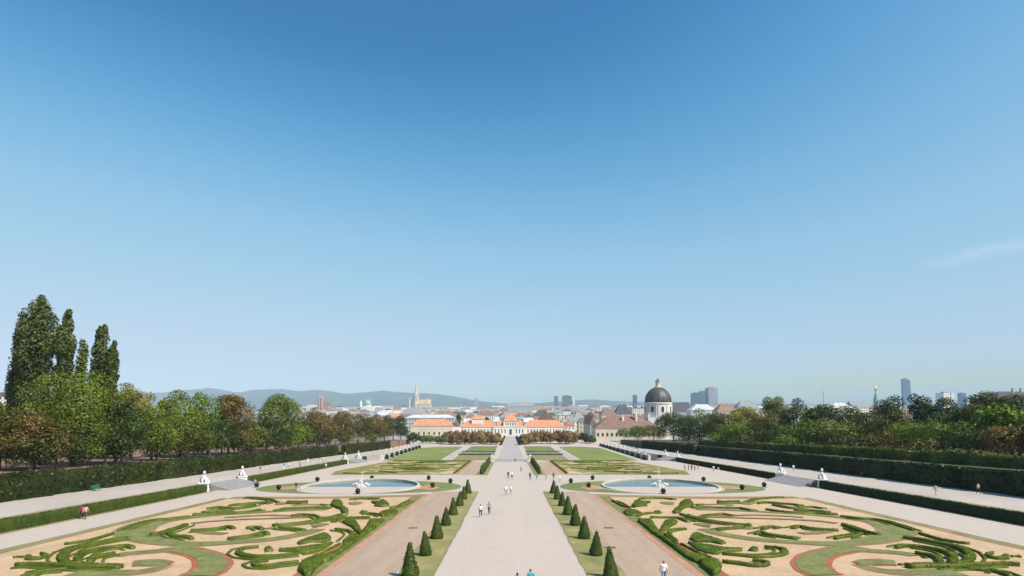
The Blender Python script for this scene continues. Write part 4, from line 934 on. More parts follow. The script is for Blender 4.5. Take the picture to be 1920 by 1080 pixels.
for k in range(8):
    a = R(-90 + 5) + 2 * math.pi * k / 8; m = MB(); hw = 1.15
    ux, uy = -math.sin(a), math.cos(a); vx, vy = math.cos(a), math.sin(a); z0, z1 = Z(772.5), Z(762)
    V = []
    for dd in (Rr * 0.985, Rr + 0.12):
        for (s_, z_) in [(-hw, z0), (hw, z0), (hw, z1 - hw)] + [(hw * math.cos(t), z1 - hw + hw * math.sin(t)) for t in np.linspace(0.3, math.pi - 0.3, 6)] + [(-hw, z1 - hw)]:
            V.append((vx * dd + ux * s_, Rr * 0.5 + vy * dd + uy * s_, z_))
    n = len(V) // 2; m.add(V, [tuple(range(n, 2 * n)), tuple(range(n - 1, -1, -1))] + [(i, (i + 1) % n, n + (i + 1) % n, n + i) for i in range(n)])
    m.build('window', WIN, dr)
    a2 = a + math.pi / 8; m = MB()
    for s_ in (-0.9, 0.9):
        m.tube([(math.cos(a2) * (Rr + 0.15) - math.sin(a2) * s_, Rr * 0.5 + math.sin(a2) * (Rr + 0.15) + math.cos(a2) * s_, z) for z in (Z(783.5), Z(758))], 0.45, 6)
    m.build('pilaster', PW, dr)
tag(ch, 'white domed church with dark brown copper dome and lantern behind the convent', 'church')

# --- landmarks of the skyline
def spire_church():
    Y = 1950; zb_ = ZC - 3; e = empty('cathedral', (at(780, 750, Y).x, Y, zb_)); z = lambda py: hz(py, Y) - zb_; u = Y / 1041
    T = mat('cathedral_stone', (0.50, 0.44, 0.36), 0.9, 0.15, 0.15)
    tw = MB(); w_ = 4.6 * u
    prof = [(w_ * 1.25, 0), (w_ * 1.2, z(757)), (w_, z(750)), (w_ * 0.92, z(742)), (w_ * 0.62, z(738)), (w_ * 0.5, z(733)), (w_ * 0.3, z(726)), (w_ * 0.12, z(716)), (w_ * 0.03, z(710))]
    st = tw.lathe(prof, 8).build('south_tower', T, e)
    for k in range(8):
        a = R(22.5) + k * math.pi / 4; MB().lathe([(0.9 * u * 0.9, z(752)), (0.7 * u, z(742)), (0.05, z(735.5))], 5, (w_ * 0.95 * math.cos(a), w_ * 0.95 * math.sin(a), 0)).build('pinnacle', T, st)
    x0, x1 = 4.5 * u, 27 * u
    MB().box(x0, x1, -10, 24, 0, z(758)).build('nave', T, e)
    roof_mesh(x0, x1, -10, 24, z(758), z(749), 'gable').build('roof', mat('cathedral_roof', (0.40, 0.30, 0.20), 0.7, 0.25, 0.12), e)
    MB().lathe([(3.2 * u, 0), (3.0 * u, z(754)), (2.0 * u, z(751)), (0.3, z(747))], 8, (22 * u, 3, 0)).build('north_tower', T, e)
    for dx in (-12 * u, -8.6 * u):
        MB().lathe([(1.6 * u, 0), (1.5 * u, z(754)), (0.9 * u, z(751)), (0.1, z(744))], 8, (dx, 5, 0)).build('heathen_tower', MATS['plaster_white'], e)
    tag(e, 'pale gothic cathedral with one very tall spire on the far skyline', 'cathedral')
spire_church()
def green_dome():
    Y = 1700; zb_ = ZC - 3; e = empty('church', (at(688, 750, Y).x, Y, zb_)); z = lambda py: hz(py, Y) - zb_; u = Y / 1041
    MB().box(-10 * u, 12 * u, -6, 22, 0, z(762)).build('nave', MATS['plaster_white'], e)
    MB().lathe([(7.2 * u, z(763)), (7.2 * u, z(759.5)), (7.5 * u, z(759))], 20, (0, 8, 0)).build('drum', MATS['plaster_cream'], e)
    MB().lathe([(7.2 * u * math.cos(a), z(759) + (z(750) - z(759)) * math.sin(a)) for a in np.linspace(0, R(80), 9)] + [(1.0 * u, z(749)), (0.9 * u, z(747)), (0.2, z(743))], 20, (0, 8, 0)).build('dome', MATS['roof_green copper'], e, smooth=True)
    for s_ in (-1,):
        MB().lathe([(2.0 * u, 0), (2.0 * u, z(756)), (1.0 * u, z(753)), (0.1, z(749))], 8, (s_ * 11 * u, 0, 0)).build('tower', MATS['plaster_white'], e)
    tag(e, 'far church with pale green copper dome left of the cathedral', 'church')
green_dome()
def twin_tower():
    Y = 1800; zb_ = ZC - 3; e = empty('brick_church', (at(601, 750, Y).x, Y, zb_)); z = lambda py: hz(py, Y) - zb_; u = Y / 1041; B_ = mat('brown_brick', (0.40, 0.26, 0.20), 0.9, 0.15, 0.3)
    for dx in (-2.2 * u, 2.4 * u):
        MB().lathe([(2.2 * u, 0), (2.2 * u, z(746)), (2.4 * u, z(745.5)), (1.0 * u, z(743)), (0.1, z(740.5))], 8, (dx, 0, 0)).build('tower', B_, e)
    MB().box(-5 * u, 14 * u, 4, 26, 0, z(760)).build('nave', B_, e); roof_mesh(-5 * u, 14 * u, 4, 26, z(760), z(754), 'gable').build('roof', MATS['roof_red-brown'], e)
    tag(e, 'far brown brick church with two square towers above the rust-coloured trees', 'church')
twin_tower()
def green_tower():
    Y = 1150; zb_ = ZC - 3; e = empty('onion_tower', (at(1643, 750, Y).x, Y, zb_)); z = lambda py: hz(py, Y) - zb_; u = Y / 1041
    MB().lathe([(5.5 * u, 0), (5.5 * u, z(757)), (6 * u, z(756.5))], 8).build('shaft', MATS['plaster_white'], e)
    MB().lathe([(5.2 * u, z(756.5)), (4.4 * u, z(748)), (2.6 * u, z(741)), (2.2 * u, z(738))], 8).build('tent_roof', MATS['roof_green copper'], e)
    MB().lathe([(1.6 * u, z(738)), (1.6 * u, z(733))], 8).build('neck', MATS['plaster_cream'], e)
    MB().lathe([(1.4 * u, z(733)), (2.3 * u, z(730.5)), (2.0 * u, z(728)), (0.6 * u, z(726)), (0.1, z(722))], 10).build('onion', mat('gilding', (0.75, 0.5, 0.2), 0.35, 0.1, 1, metal=0.8), e, smooth=True)
    tag(e, 'white tower with green tent roof and golden onion above the right trees', 'tower')
green_tower()
GLASSB = mat('blue_glass_facade', (0.02, 0.07, 0.12), 0.2, 0.15, 0.03, spec=0.6); GLASSG = mat('green_glass_facade', (0.07, 0.15, 0.17), 0.25, 0.15, 0.03, spec=0.6); CONC = mat('tower_concrete', (0.25, 0.26, 0.27), 0.8, 0.12, 0.05); CONCD = mat('dark_facade', (0.085, 0.09, 0.10), 0.6, 0.12, 0.05)
FLOORL = mat('floor_band', (0.30, 0.34, 0.37), 0.6, 0.1, 0.1)
def tower(px0, px1, ytop, Y, m, label, taper=0.0, crown=None, dep=None):
    zb_ = ZC - 8; a, b_ = at(px0, 750, Y).x, at(px1, 750, Y).x; W = b_ - a; D = dep or W; h = hz(ytop, Y) - zb_
    e = empty('tower_block', ((a + b_) / 2, Y, zb_)); k = taper * W
    V = [(-W / 2, -D / 2, 0), (W / 2, -D / 2, 0), (W / 2, D / 2, 0), (-W / 2, D / 2, 0), (-W / 2, -D / 2, h), (W / 2 - k, -D / 2, h - k), (W / 2 - k, D / 2, h - k), (-W / 2, D / 2, h)]
    MB().add(V, [(0, 3, 2, 1), (4, 5, 6, 7), (0, 1, 5, 4), (1, 2, 6, 5), (2, 3, 7, 6), (3, 0, 4, 7)]).build('shaft', m, e)
    f = MB(); n = max(6, int(h / 7))
    for i in range(1, n):
        zz = h * i / n; w2 = k * zz / h
        if zz < h - k - 1: f.box(-W / 2 - 0.15, W / 2 - w2 + 0.15, -D / 2 - 0.15, -D / 2 + 0.2, zz - 0.35, zz + 0.35)
    o = f.build('floor_bands', FLOORL, e); o['kind'] = 'stuff'
    MB().box(-W * 0.25, W * 0.2, -D * 0.2, D * 0.2, h - k - 0.5, h + (crown or W * 0.12)).build('plant_room', CONC, e)
    return tag(e, label, 'tower', 'distant tower blocks')
tower(1692.5, 1708, 710.5, 5000, GLASSB, 'tall slim blue glass skyscraper alone on the right skyline', taper=0.12, dep=25)
tower(1297, 1311, 737, 3600, GLASSB, 'lowest blue glass tower of the three right of the dome')
tower(1311.5, 1325, 734, 3700, GLASSG, 'middle blue-green glass tower of the three right of the dome')
tower(1325.5, 1343, 727.5, 3600, CONC, 'tallest grey tower of the three right of the dome')
tower(1762, 1782, 737, 2600, MATS['plaster_white'], 'white stepped high-rise above the right trees, right of the slim skyscraper')
tower(1799, 1808, 737, 4200, GLASSB, 'small blue glass high-rise right of the white one')
tower(1039, 1046, 743, 4200, CONCD, 'narrow dark tower on the skyline right of the palace roof')
tower(1055, 1071, 742.5, 3800, CONCD, 'broad dark tower block on the skyline right of the palace roof')
tower(1074, 1078, 744, 3900, MATS['plaster_white'], 'thin white slab tower next to the broad dark tower block')
tower(1187, 1194, 741, 3000, CONCD, 'short dark tower between the dark towers and the church dome')
tower(890, 896, 747, 5200, CONC, 'tiny pale tower on the skyline between cathedral and palace')
for px, yt, Y, lab in ((1544, 729, 2500, 'thin grey mast standing above the right trees'), (1783, 730, 2500, 'thin dark mast beside the white high-rise'), (875, 742, 3000, 'faint mast with a small platform right of the cathedral')):
    zb_ = ZC - 3; h = hz(yt, Y) - zb_; e = empty('mast', (at(px, 750, Y).x, Y, zb_)); u = Y / 1041
    MB().lathe([(0.8 * u, 0), (0.5 * u, h * 0.8), (0.15 * u, h)], 6).build('pole', CONC, e); MB().lathe([(0.9 * u, h * 0.8), (1.3 * u, h * 0.82), (0.9 * u, h * 0.85)], 8).build('platform', CONC, e)
    tag(e, lab, 'mast')

# --- larger houses that can be picked out
BIG = [ # px0 px1 Y  eave ridge wall roof kind label
 (1000, 1035, 860, 781, 768, 'cream', 'dark', 'hip', 'large cream block with many windows and dark roof above the right palace wing'),
 (968, 1001, 840, 781, 769.5, 'cream', 'dark', 'flat', 'cream block with flat dark attic behind the palace pavilion'),
 (948, 1004, 1500, 762, 754, 'pale grey', 'grey', 'hip', 'huge pale grey hall with grey roof behind the palace'),
 (936, 962, 760, 783, 775, 'pale grey', 'grey', 'hip', 'grey-roofed house just left of the palace pavilion roof'),
 (748, 800, 1000, 776, 764, 'white', 'grey', 'hip', 'broad white house with grey roof below the cathedral'),
 (806, 858, 800, 780, 771, 'pinkish', 'brown', 'hip', 'pinkish house with long brown roof right of the broad white one'),
 (893, 930, 900, 778, 770, 'white', 'red-brown', 'hip', 'white house with red-brown roof left of the palace pavilion'),
 (1010, 1040, 700, 787, 772, 'white', 'red-brown', 'side', 'white gabled house with red roof over the right palace wing'),
 (1048, 1075, 900, 778, 770, 'white', 'pale metal', 'flat', 'white modern house with pale flat roof right of the palace'),
 (1076, 1096, 800, 784, 774, 'pale grey', 'grey', 'hip', 'bluish grey house between palace and convent'),
 (1098, 1120, 760, 786, 772, 'cream', 'red-brown', 'side', 'cream gabled house with red roof left of the convent roof'),
 (1128, 1156, 860, 776, 766, 'pinkish', 'red-brown', 'hip', 'pinkish house with red roof behind the convent'),
 (1154, 1186, 900, 777, 758, 'white', 'dark', 'hip', 'white house with steep dark roof left of the church dome'),
 (1186, 1212, 1000, 765, 755, 'white', 'dark', 'flat', 'white house with dark flat roof just left of the church drum'),
 (1264, 1296, 1050, 772, 754, 'pale grey', 'dark', 'gable', 'house with long dark roof just right of the church dome'),
 (1296, 1345, 980, 769, 758, 'white', 'pale metal', 'hip', 'white house with pale roof below the three glass towers'),
 (1345, 1385, 940, 771, 757, 'cream', 'brown', 'hip', 'cream house with brown roof right of the three glass towers'),
 (1382, 1428, 1000, 767, 751, 'white', 'grey', 'hip', 'white house with broad grey roof above the right trees'),
 (1560, 1602, 1050, 765, 755, 'white', 'pale metal', 'hip', 'white house with pale roof right of the thin mast'),
 (1600, 1636, 1100, 764, 752, 'white', 'grey', 'gable', 'white house with grey roof left of the green-roofed tower'),
 (1870, 1990, 330, 752, 733, 'pale grey', 'dark', 'hip', 'house with long dark roof at the right edge above the trees'),
 (-60, 21, 420, 742, 728, 'white', 'red-brown', 'flat', 'white flat-roofed house at the left edge behind the poplars'),
]
for px0, px1, Y, ye, yr, wl_, rf_, kd, lab in BIG:
    house('town_house', at(px0, 780, Y).x, at(px1, 780, Y).x, Y, 16 + 0.01 * Y, ZC - 1, hz(ye, Y), hz(yr, Y), wl_, rf_, kd, lab, group='town houses', chim=2 if Y < 1100 and kd != 'flat' else 0)

# --- rows of the town
def ordn(k): return '%d%s' % (k, {1: 'st', 2: 'nd', 3: 'rd'}.get(k % 10 if k % 100 not in (11, 12, 13) else 0, 'th'))
rr = random.Random(21)
ROWS = [(720, 690, 1112, 783, 2.5, 12, 22, 'row right behind the palace'), (960, 640, 1215, 774.5, 2.5, 12, 24, 'second row behind the palace'), (1300, 575, 1225, 769, 2.5, 12, 24, 'third row behind the palace'), (1800, 560, 1215, 764.5, 2, 11, 22, 'fourth row behind the palace'),
        (2500, 560, 1230, 761, 1.6, 10, 20, 'row under the hills'), (1450, 1262, 1440, 764, 3, 13, 24, 'row past the dome'), (2100, 1262, 1700, 760, 2.5, 12, 26, 'row over the right trees')]
for Y, a, b_, yt, jit, w0, w1, where in ROWS:
    px = a; k = 0
    while px < b_:
        k += 1; wpx = rr.uniform(w0, w1); top = yt + rr.uniform(-jit, jit); wl_ = rr.choice(['white', 'white', 'cream', 'pale grey', 'pinkish', 'yellow']); rf_ = rr.choice(['red-brown', 'red-brown', 'grey', 'pale metal', 'brown', 'orange' if Y < 1000 else 'grey', 'dark']); kd = rr.choice(['hip', 'gable', 'gable', 'flat', 'side'])
        yy = Y * rr.uniform(0.95, 1.06); zr = hz(top, yy); ze = zr - rr.uniform(3.5, 6.5) if kd != 'flat' else zr - 2.5
        house('town_house', at(px, 770, yy).x, at(px + wpx, 770, yy).x, yy, rr.uniform(12, 20), ZC - 2, ze, zr, wl_, rf_, kd, '%s town house, %s roof, %s from left in the %s' % (wl_, rf_, ordn(k), where), group='town houses', chim=rr.randint(0, 2) if Y < 1400 and kd != 'flat' else 0, pitch=4.0)
        px += wpx * rr.uniform(0.95, 1.25)

# ------------------------------------------------------------------ hills
def hills():
    K = [(-400, 748), (100, 744), (300, 736), (330, 733), (390, 727), (425, 733), (450, 736), (470, 731), (500, 730), (530, 729), (560, 733.5), (590, 731), (620, 733), (645, 738), (665, 737), (700, 734), (720, 732), (745, 735), (770, 737), (820, 739), (850, 743), (900, 752), (950, 757), (1010, 756), (1080, 750), (1110, 749), (1150, 752), (1250, 755), (1400, 757), (1700, 759), (2300, 760)]
    px = np.arange(-400, 2301, 6.0); ry = np.interp(px, [k[0] for k in K], [k[1] for k in K])
    from mathutils import noise
    prof = [(0.70, 0.0), (0.76, 0.18), (0.82, 0.40), (0.88, 0.62), (0.94, 0.86), (1.0, 1.0), (1.08, 0.7), (1.25, 0.0)]; Y0 = 9500; V = []; n = len(px)
    for q, hfrac in prof:
        for i, p in enumerate(px):
            Y = Y0 * q; P_ = at(p, 765, Y0); top = hz(ry[i], Y0); base = ZC - 14
            hn = hfrac + (0.16 * noise.noise((p * 0.02, q * 9, 3.1)) + 0.07 * noise.noise((p * 0.09, q * 23, 1))) * (1 if 0 < hfrac < 1 else 0.25 if hfrac == 1 else 0)
            V.append((P_.x * q, Y, base + (top - base) * hn))
    Fq = [(j * n + i, j * n + i + 1, (j + 1) * n + i + 1, (j + 1) * n + i) for j in range(len(prof) - 1) for i in range(n - 1)]
    me = bpy.data.meshes.new('hills'); me.from_pydata(V, [], Fq); me.update()
    return tag(link('hills', me, mat('forested_hill', (0.075, 0.095, 0.04), 0.95, col2=(0.03, 0.05, 0.02), scale=0.004, detail=6, fine=(0.02, 0.25)), smooth=True), kind='structure')
hills()

# ------------------------------------------------------------------ trees
def crown_leaves(lobes, n, size, spread=0.36, fill=0.2):
    """leaves on and just inside the shells of many overlapping lobes: (cx,cy,cz,rx,ry,rz)"""
    Lb = np.array(lobes); ar = (Lb[:, 3] * Lb[:, 5]); idx = rng.choice(len(Lb), n, p=ar / ar.sum())
    d = rng.normal(0, 1, (n, 3)); d[:, 2] += 0.25; d /= np.linalg.norm(d, axis=1, keepdims=True)
    q = np.where(rng.random(n) < fill, rng.uniform(0.45, 0.9, n), rng.normal(1.0, 0.09, n))[:, None]
    c = Lb[idx, :3] + d * Lb[idx, 3:] * q
    # drop what is buried deep in another lobe
    keep = np.ones(n, bool)
    for l in Lb: keep &= (((c - l[:3]) / l[3:]) ** 2).sum(1) > 0.20
    c, d, idx = c[keep], d[keep], idx[keep]
    tone = rng.random(len(Lb))[idx] * 0.65 + rng.random(len(c)) * 0.35
    return leaf_arrays(c, d, size * rng.uniform(0.65, 1.35, len(c)), spread), tone
def tree(loc, h, r, kind, label, group=None, shape='round', name='broadleaf_tree', n=None, leaf=0.36, bare=0.22):
    e = empty(name, loc); lob = []
    if shape == 'poplar':
        zz = 0.08 * h
        while zz < h * 0.97:
            t = zz / h; prof = (1.0 if t < 0.7 else max(0.22, 1 - ((t - 0.7) / 0.32) ** 1.8)) * rng.uniform(0.82, 1.12)
            for k in range(3):
                a = rng.uniform(0, 6.28); q = r * prof * rng.uniform(0.2, 0.66); s_ = r * prof * rng.uniform(0.24, 0.46) + 0.3
                lob.append((q * math.cos(a), q * math.sin(a), zz + rng.uniform(-0.5, 0.5), s_, s_, s_ * rng.uniform(1.8, 2.6)))
            zz += h * 0.04
        n = n or 15000
    else:
        zc = h * (0.5 + bare / 2); rz = h * (1 - bare) / 2
        lob.append((0, 0, zc, r * 0.62, r * 0.62, rz * 0.72))
        m = 17 if shape == 'round' else 11
        for k in range(m):
            while True:
                d = rng.normal(0, 1, 3); d /= np.linalg.norm(d)
                if d[2] > -0.75: break
            s_ = r * rng.uniform(0.26, 0.46); q = 1.0
            lob.append((d[0] * (r - s_ * 0.9), d[1] * (r - s_ * 0.9), zc + d[2] * (rz - s_ * 0.75), s_, s_, s_ * rng.uniform(0.7, 0.95)))
        n = n or int(min(20000, max(1800, 36 * r * h / (leaf / 0.36) ** 2)))
    Q, tone = crown_leaves(lob, n, leaf)
    link('crown', leaf_mesh('crown', Q, rnd=tone), TREE[kind], e)
    m = MB(); lean = rng.normal(0, 0.02, 2) * h
    top = h * (0.92 if shape == 'poplar' else 0.62); r0 = 0.018 * h + 0.06
    m.tube([(0, 0, -0.6), (0.0, 0, 0.4), (lean[0] * .3, lean[1] * .3, top * .35), (lean[0] * .7, lean[1] * .7, top * .7), (lean[0], lean[1], top)], [r0 * 1.35, r0 * 1.05, r0 * .85, r0 * .55, r0 * .15], 8)
    for k in range(6 if shape != 'poplar' else 9):
        a = k * 2.4 + rng.uniform(0, 1); z0 = top * rng.uniform(0.4, 0.8); up = 0.5 if shape != 'poplar' else 1.6; L = r * rng.uniform(0.5, 0.8)
        m.tube([(lean[0] * .5, lean[1] * .5, z0), (L * .45 * math.cos(a), L * .45 * math.sin(a), z0 + L * .4 * up), (L * math.cos(a), L * math.sin(a), z0 + L * up)], [r0 * .42, r0 * .28, r0 * .08], 6)
    m.build('trunk', BARK, e)
    return tag(e, label, 'tree', group)
def ptree(px, ytop, hw, Y, kind, label, group, base=None, **kw):
    p = at(px, ytop, Y)
    if base is None:                          # keep clear of the clipped hedges
        mx = 75.5 if p.x < 0 else 90.0
        if abs(p.x) < mx: Y *= mx / abs(p.x); p = at(px, ytop, Y)
    if kw.get('shape') == 'poplar': p.x = at(px - 6, 700, Y).x
    zb_ = (gA(Y) + BOS) if base is None else base; r = hw * Y / 1030
    e = tree((p.x, Y, zb_), p.z - zb_, r, kind, label, group, **kw)
    if kw.get('shape') == 'poplar': e.rotation_euler = (0, R(1.5), 0)
    return e
GL, GR = 'trees on the left bank', 'trees on the right bank'
PL = 'poplars on the left bank'
ptree(68, 553, 33, 128, 'poplar', 'tallest and broadest of the columnar poplars at the far left', PL, shape='poplar', name='poplar_tree', n=26000, leaf=0.29)
ptree(40, 590, 17, 131, 'poplar', 'slim poplar merging with the left flank of the tallest one', PL, shape='poplar', name='poplar_tree', leaf=0.30)
ptree(121, 578, 15.5, 128, 'poplar', 'second tallest poplar standing close right of the broadest one', PL, shape='poplar', name='poplar_tree', leaf=0.30)
ptree(154, 634, 11, 135, 'pale', 'thin sparse poplar between the two denser ones', PL, shape='poplar', name='poplar_tree', n=5200, leaf=0.28)
ptree(190, 609, 17, 128, 'poplar', 'rightmost poplar of the row, with a lower side stem', PL, shape='poplar', name='poplar_tree', leaf=0.30)
ptree(211, 640, 10, 127, 'poplar', 'short side poplar leaning on the rightmost tall one', PL, shape='poplar', name='poplar_tree', n=9000, leaf=0.30)
LT = [ # px, ytop, halfwidth px, Y, kind, label
 (5, 752, 75, 92, 'mixed', 'dark turning tree at the left edge below the poplars'),
 (-70, 740, 80, 88, 'olive', 'olive tree cut by the left edge of the picture'),
 (145, 698, 88, 104, 'green', 'big broad green tree in front of the poplars'),
 (70, 775, 55, 86, 'mixed', 'low brownish tree in front of the big green one, left'),
 (222, 745, 50, 108, 'deep', 'dark green tree right of the big broad one'),
 (252, 714, 40, 128, 'yellow', 'yellowing tree right of the poplars'),
 (288, 762, 48, 112, 'green', 'bright green tree before the yellowing one'),
 (342, 730, 42, 138, 'green', 'light green tree below the left hilltop'),
 (395, 728, 38, 150, 'green', 'rounded green tree right of the light green one'),
 (356, 790, 50, 120, 'olive', 'lower olive tree in front of the pair of green ones'),
 (432, 739, 44, 155, 'rust', 'reddish brown tree between two green ones'),
 (418, 785, 38, 140, 'deep', 'dark green tree below the reddish brown one'),
 (520, 741, 52, 172, 'green', 'large bright green dome-shaped tree left of the rust-coloured ones'),
 (470, 790, 34, 160, 'olive', 'olive tree at the left foot of the dome-shaped one'),
 (560, 792, 30, 190, 'green', 'small green tree at the right foot of the dome-shaped one'),
 (596, 765, 36, 214, 'rust', 'first of the rust-coloured chestnuts, nearest the big green dome'),
 (640, 769, 30, 235, 'rust', 'second rust-coloured chestnut along the left bank'),
 (672, 771, 28, 250, 'mixed', 'half green, half brown chestnut in the left row'),
 (700, 776, 26, 280, 'rust', 'last rust-coloured chestnut before the dark trees'),
 (722, 786, 22, 290, 'olive', 'olive green tree before the dark end of the left row'),
 (738, 776, 25, 320, 'deep', 'dark green tree ending the left row by the orangery'),
 (752, 792, 14, 325, 'deep', 'small dark tree at the very end of the left row'),
 (500, 800, 34, 150, 'deep', 'dark tree filling the gap left of the dome-shaped one'),
 (395, 800, 34, 128, 'deep', 'dark low tree under the reddish brown one'),
 (575, 800, 26, 186, 'deep', 'dark low tree between the dome-shaped tree and the chestnuts'),
 (630, 798, 22, 212, 'mixed', 'low turning tree below the second chestnut'),
 (110, 800, 46, 92, 'deep', 'dark tree under the big broad green one'),
 (200, 805, 40, 100, 'deep', 'dark low tree right under the big broad green one'),
 (160, 818, 30, 90, 'green', 'small light green tree just behind the left hedge, left of centre'),
 (60, 822, 40, 84, 'deep', 'shadowy small tree behind the left hedge near the edge'),
 (230, 815, 34, 98, 'pale', 'small pale green tree behind the left hedge'),
 (295, 818, 26, 104, 'green', 'small rounded tree behind the left hedge below the bright one'),
 (365, 815, 32, 120, 'green', 'low green tree behind the left hedge, third from the dome-shaped one'),
 (455, 818, 28, 146, 'olive', 'low olive tree behind the left hedge, left of the dome-shaped tree'),
 (530, 815, 28, 170, 'green', 'low green tree behind the left hedge under the dome-shaped tree'),
 (600, 812, 24, 200, 'mixed', 'low turning tree behind the left hedge under the first chestnut'),
 (655, 812, 20, 230, 'green', 'low green tree behind the left hedge under the second chestnut'),
 (695, 812, 16, 262, 'green', 'low green tree behind the left hedge under the last chestnut'),
]
for px, yt, hw, Y, kd, lab in LT: ptree(px, yt, hw, Y, kd, lab, GL, bare=0.0 if yt > 785 else 0.05, leaf=0.20 if Y < 135 else 0.27)
RT = [
 (1262, 776, 30, 300, 'deep', 'dark green tree right of the convent, first of the right bank'),
 (1310, 771, 32, 285, 'deep', 'dark rounded tree below the three glass towers'),
 (1352, 776, 28, 262, 'olive', 'olive tree between the dark trees and the golden one'),
 (1400, 764, 30, 240, 'yellow', 'golden olive tree left of the pale grey-green crown'),
 (1450, 742, 22, 262, 'pale', 'pale grey-green crown standing above its neighbours on the right bank'),
 (1432, 782, 30, 222, 'mixed', 'turning tree below the pale grey-green crown'),
 (1500, 751, 30, 222, 'deep', 'dark green crown below the thin mast, left one'),
 (1545, 758, 28, 215, 'deep', 'dark green crown below the thin mast, right one'),
 (1590, 764, 28, 205, 'olive', 'olive crown left of the green-roofed tower'),
 (1510, 790, 44, 192, 'green', 'broad mid-green tree before the dark crowns on the right bank'),
 (1566, 789, 36, 184, 'pale', 'broad bluish green tree right of the mid-green one'),
 (1632, 775, 34, 180, 'olive', 'olive brown tree under the green-roofed tower'),
 (1672, 745, 34, 190, 'deep', 'dark tree left of the slim skyscraper'),
 (1722, 740, 24, 186, 'deep', 'dark round-headed tree right of the slim skyscraper'),
 (1765, 750, 34, 175, 'deep', 'dark green tree below the white high-rise'),
 (1700, 795, 40, 158, 'green', 'mid-green tree below the slim skyscraper'),
 (1648, 812, 32, 158, 'mixed', 'low turning tree behind the right hedge, left of the mid-green tree'),
 (1770, 790, 46, 148, 'green', 'large mid-green tree below the white high-rise'),
 (1850, 737, 46, 150, 'olive', 'tall olive tree near the right edge'),
 (1905, 742, 40, 144, 'deep', 'dark tree at the right edge behind the olive one'),
 (1830, 805, 44, 128, 'deep', 'dark green tree low at the right, left of the orange one'),
 (1895, 800, 52, 122, 'rust', 'orange-brown autumn tree at the right edge'),
 (1960, 770, 60, 118, 'olive', 'olive tree cut by the right edge of the picture'),
 (1455, 795, 34, 196, 'deep', 'dark tree left of the broad mid-green one on the right bank'),
 (1385, 790, 30, 218, 'green', 'green tree before the golden olive one'),
 (1680, 775, 34, 168, 'olive', 'olive tree between the dark ones left of the skyscraper'),
 (1810, 770, 38, 156, 'olive', 'olive tree left of the tall one near the right edge'),
 (1225, 800, 22, 330, 'olive', 'small olive tree in front of the convent wall, right one'),
 (1195, 803, 20, 345, 'green', 'small green tree in front of the convent wall, left one'),
 (1170, 806, 15, 360, 'pale', 'small pale bush-like tree at the convent corner'),
 (1290, 806, 26, 262, 'deep', 'low dark tree behind the right hedge near its far end'),
 (1350, 812, 26, 238, 'green', 'low green tree behind the right hedge, fourth from its far end'),
 (1410, 815, 28, 212, 'olive', 'low olive tree behind the right hedge below the golden one'),
 (1470, 818, 28, 190, 'green', 'low green tree behind the right hedge below the pale crown'),
 (1600, 820, 34, 160, 'deep', 'low dark tree behind the right hedge below the olive crown'),
 (1740, 826, 34, 134, 'olive', 'low olive tree behind the right hedge below the skyscraper'),
]
for px, yt, hw, Y, kd, lab in RT: ptree(px, yt - 3, hw * 1.16, Y, kd, lab, GR, bare=0.0 if yt > 785 else 0.05, leaf=0.22 if Y < 165 else 0.29)
# lower garden: clipped chestnuts before the palace, shrubs by the walls
GC = 'chestnuts before the palace'
k = 0
for side, xs_ in (('left', (842, 857, 872, 888, 903, 918, 930)), ('right', (985, 1000, 1016, 1032, 1048, 1062, 1075))):
    for j, px in enumerate(xs_):
        yt = 808.5 + rng.uniform(-2, 3) + (4 if px in (930, 985) else 0)
        ptree(px, yt, 13.5, 402 + rng.uniform(-8, 10), 'chestnut', 'rust-coloured chestnut before the palace, %s from the left in the %s block' % (ordn(j + 1), side), GC, base=gB(402), bare=0.0, leaf=0.42, n=5200)
for px, yt, hw, Y, kd, lab in ((800, 817, 16, 420, 'green', 'green shrubbery tree before the orangery, left one'), (826, 818, 15, 415, 'green', 'green shrubbery tree before the orangery, right one'), (1092, 812, 13, 430, 'deep', 'dark tree left of the convent gable'), (1106, 818, 12, 410, 'deep', 'dark shrub at the foot of the convent gable'), (775, 812, 14, 400, 'deep', 'dark green tree at the left end of the orangery'),
                              (860, 776, 6, 700, 'deep', 'dark round tree rising behind the roof left of the palace'), (912, 780, 6, 690, 'olive', 'low bushy tree on the roofline left of the palace pavilion')):
    ptree(px, yt, hw, Y, kd, lab, 'trees around the palace', base=gB(Y), bare=0.1, leaf=0.45)
# backdrop woods behind the banks
for sgn, word in ((-1, 'left'), (1, 'right')):
    for j in range(9):
        Y = 70 + j * 32; X = sgn * (125 + 8 * math.sin(j * 2.1)); h = 13.5 + 2 * math.sin(j * 1.7) if sgn < 0 else 12 + 2 * math.sin(j)
        tree((X, Y, gA(Y) + BOS - 1), h, 9, ['deep', 'olive', 'green'][j % 3], 'half-hidden %s tree in the back of the %s wood, %s from the viewer' % (['dark', 'olive', 'green'][j % 3], word, ordn(j + 1)), 'trees in the back of the %s wood' % word, n=2600, leaf=0.55, bare=0.08)

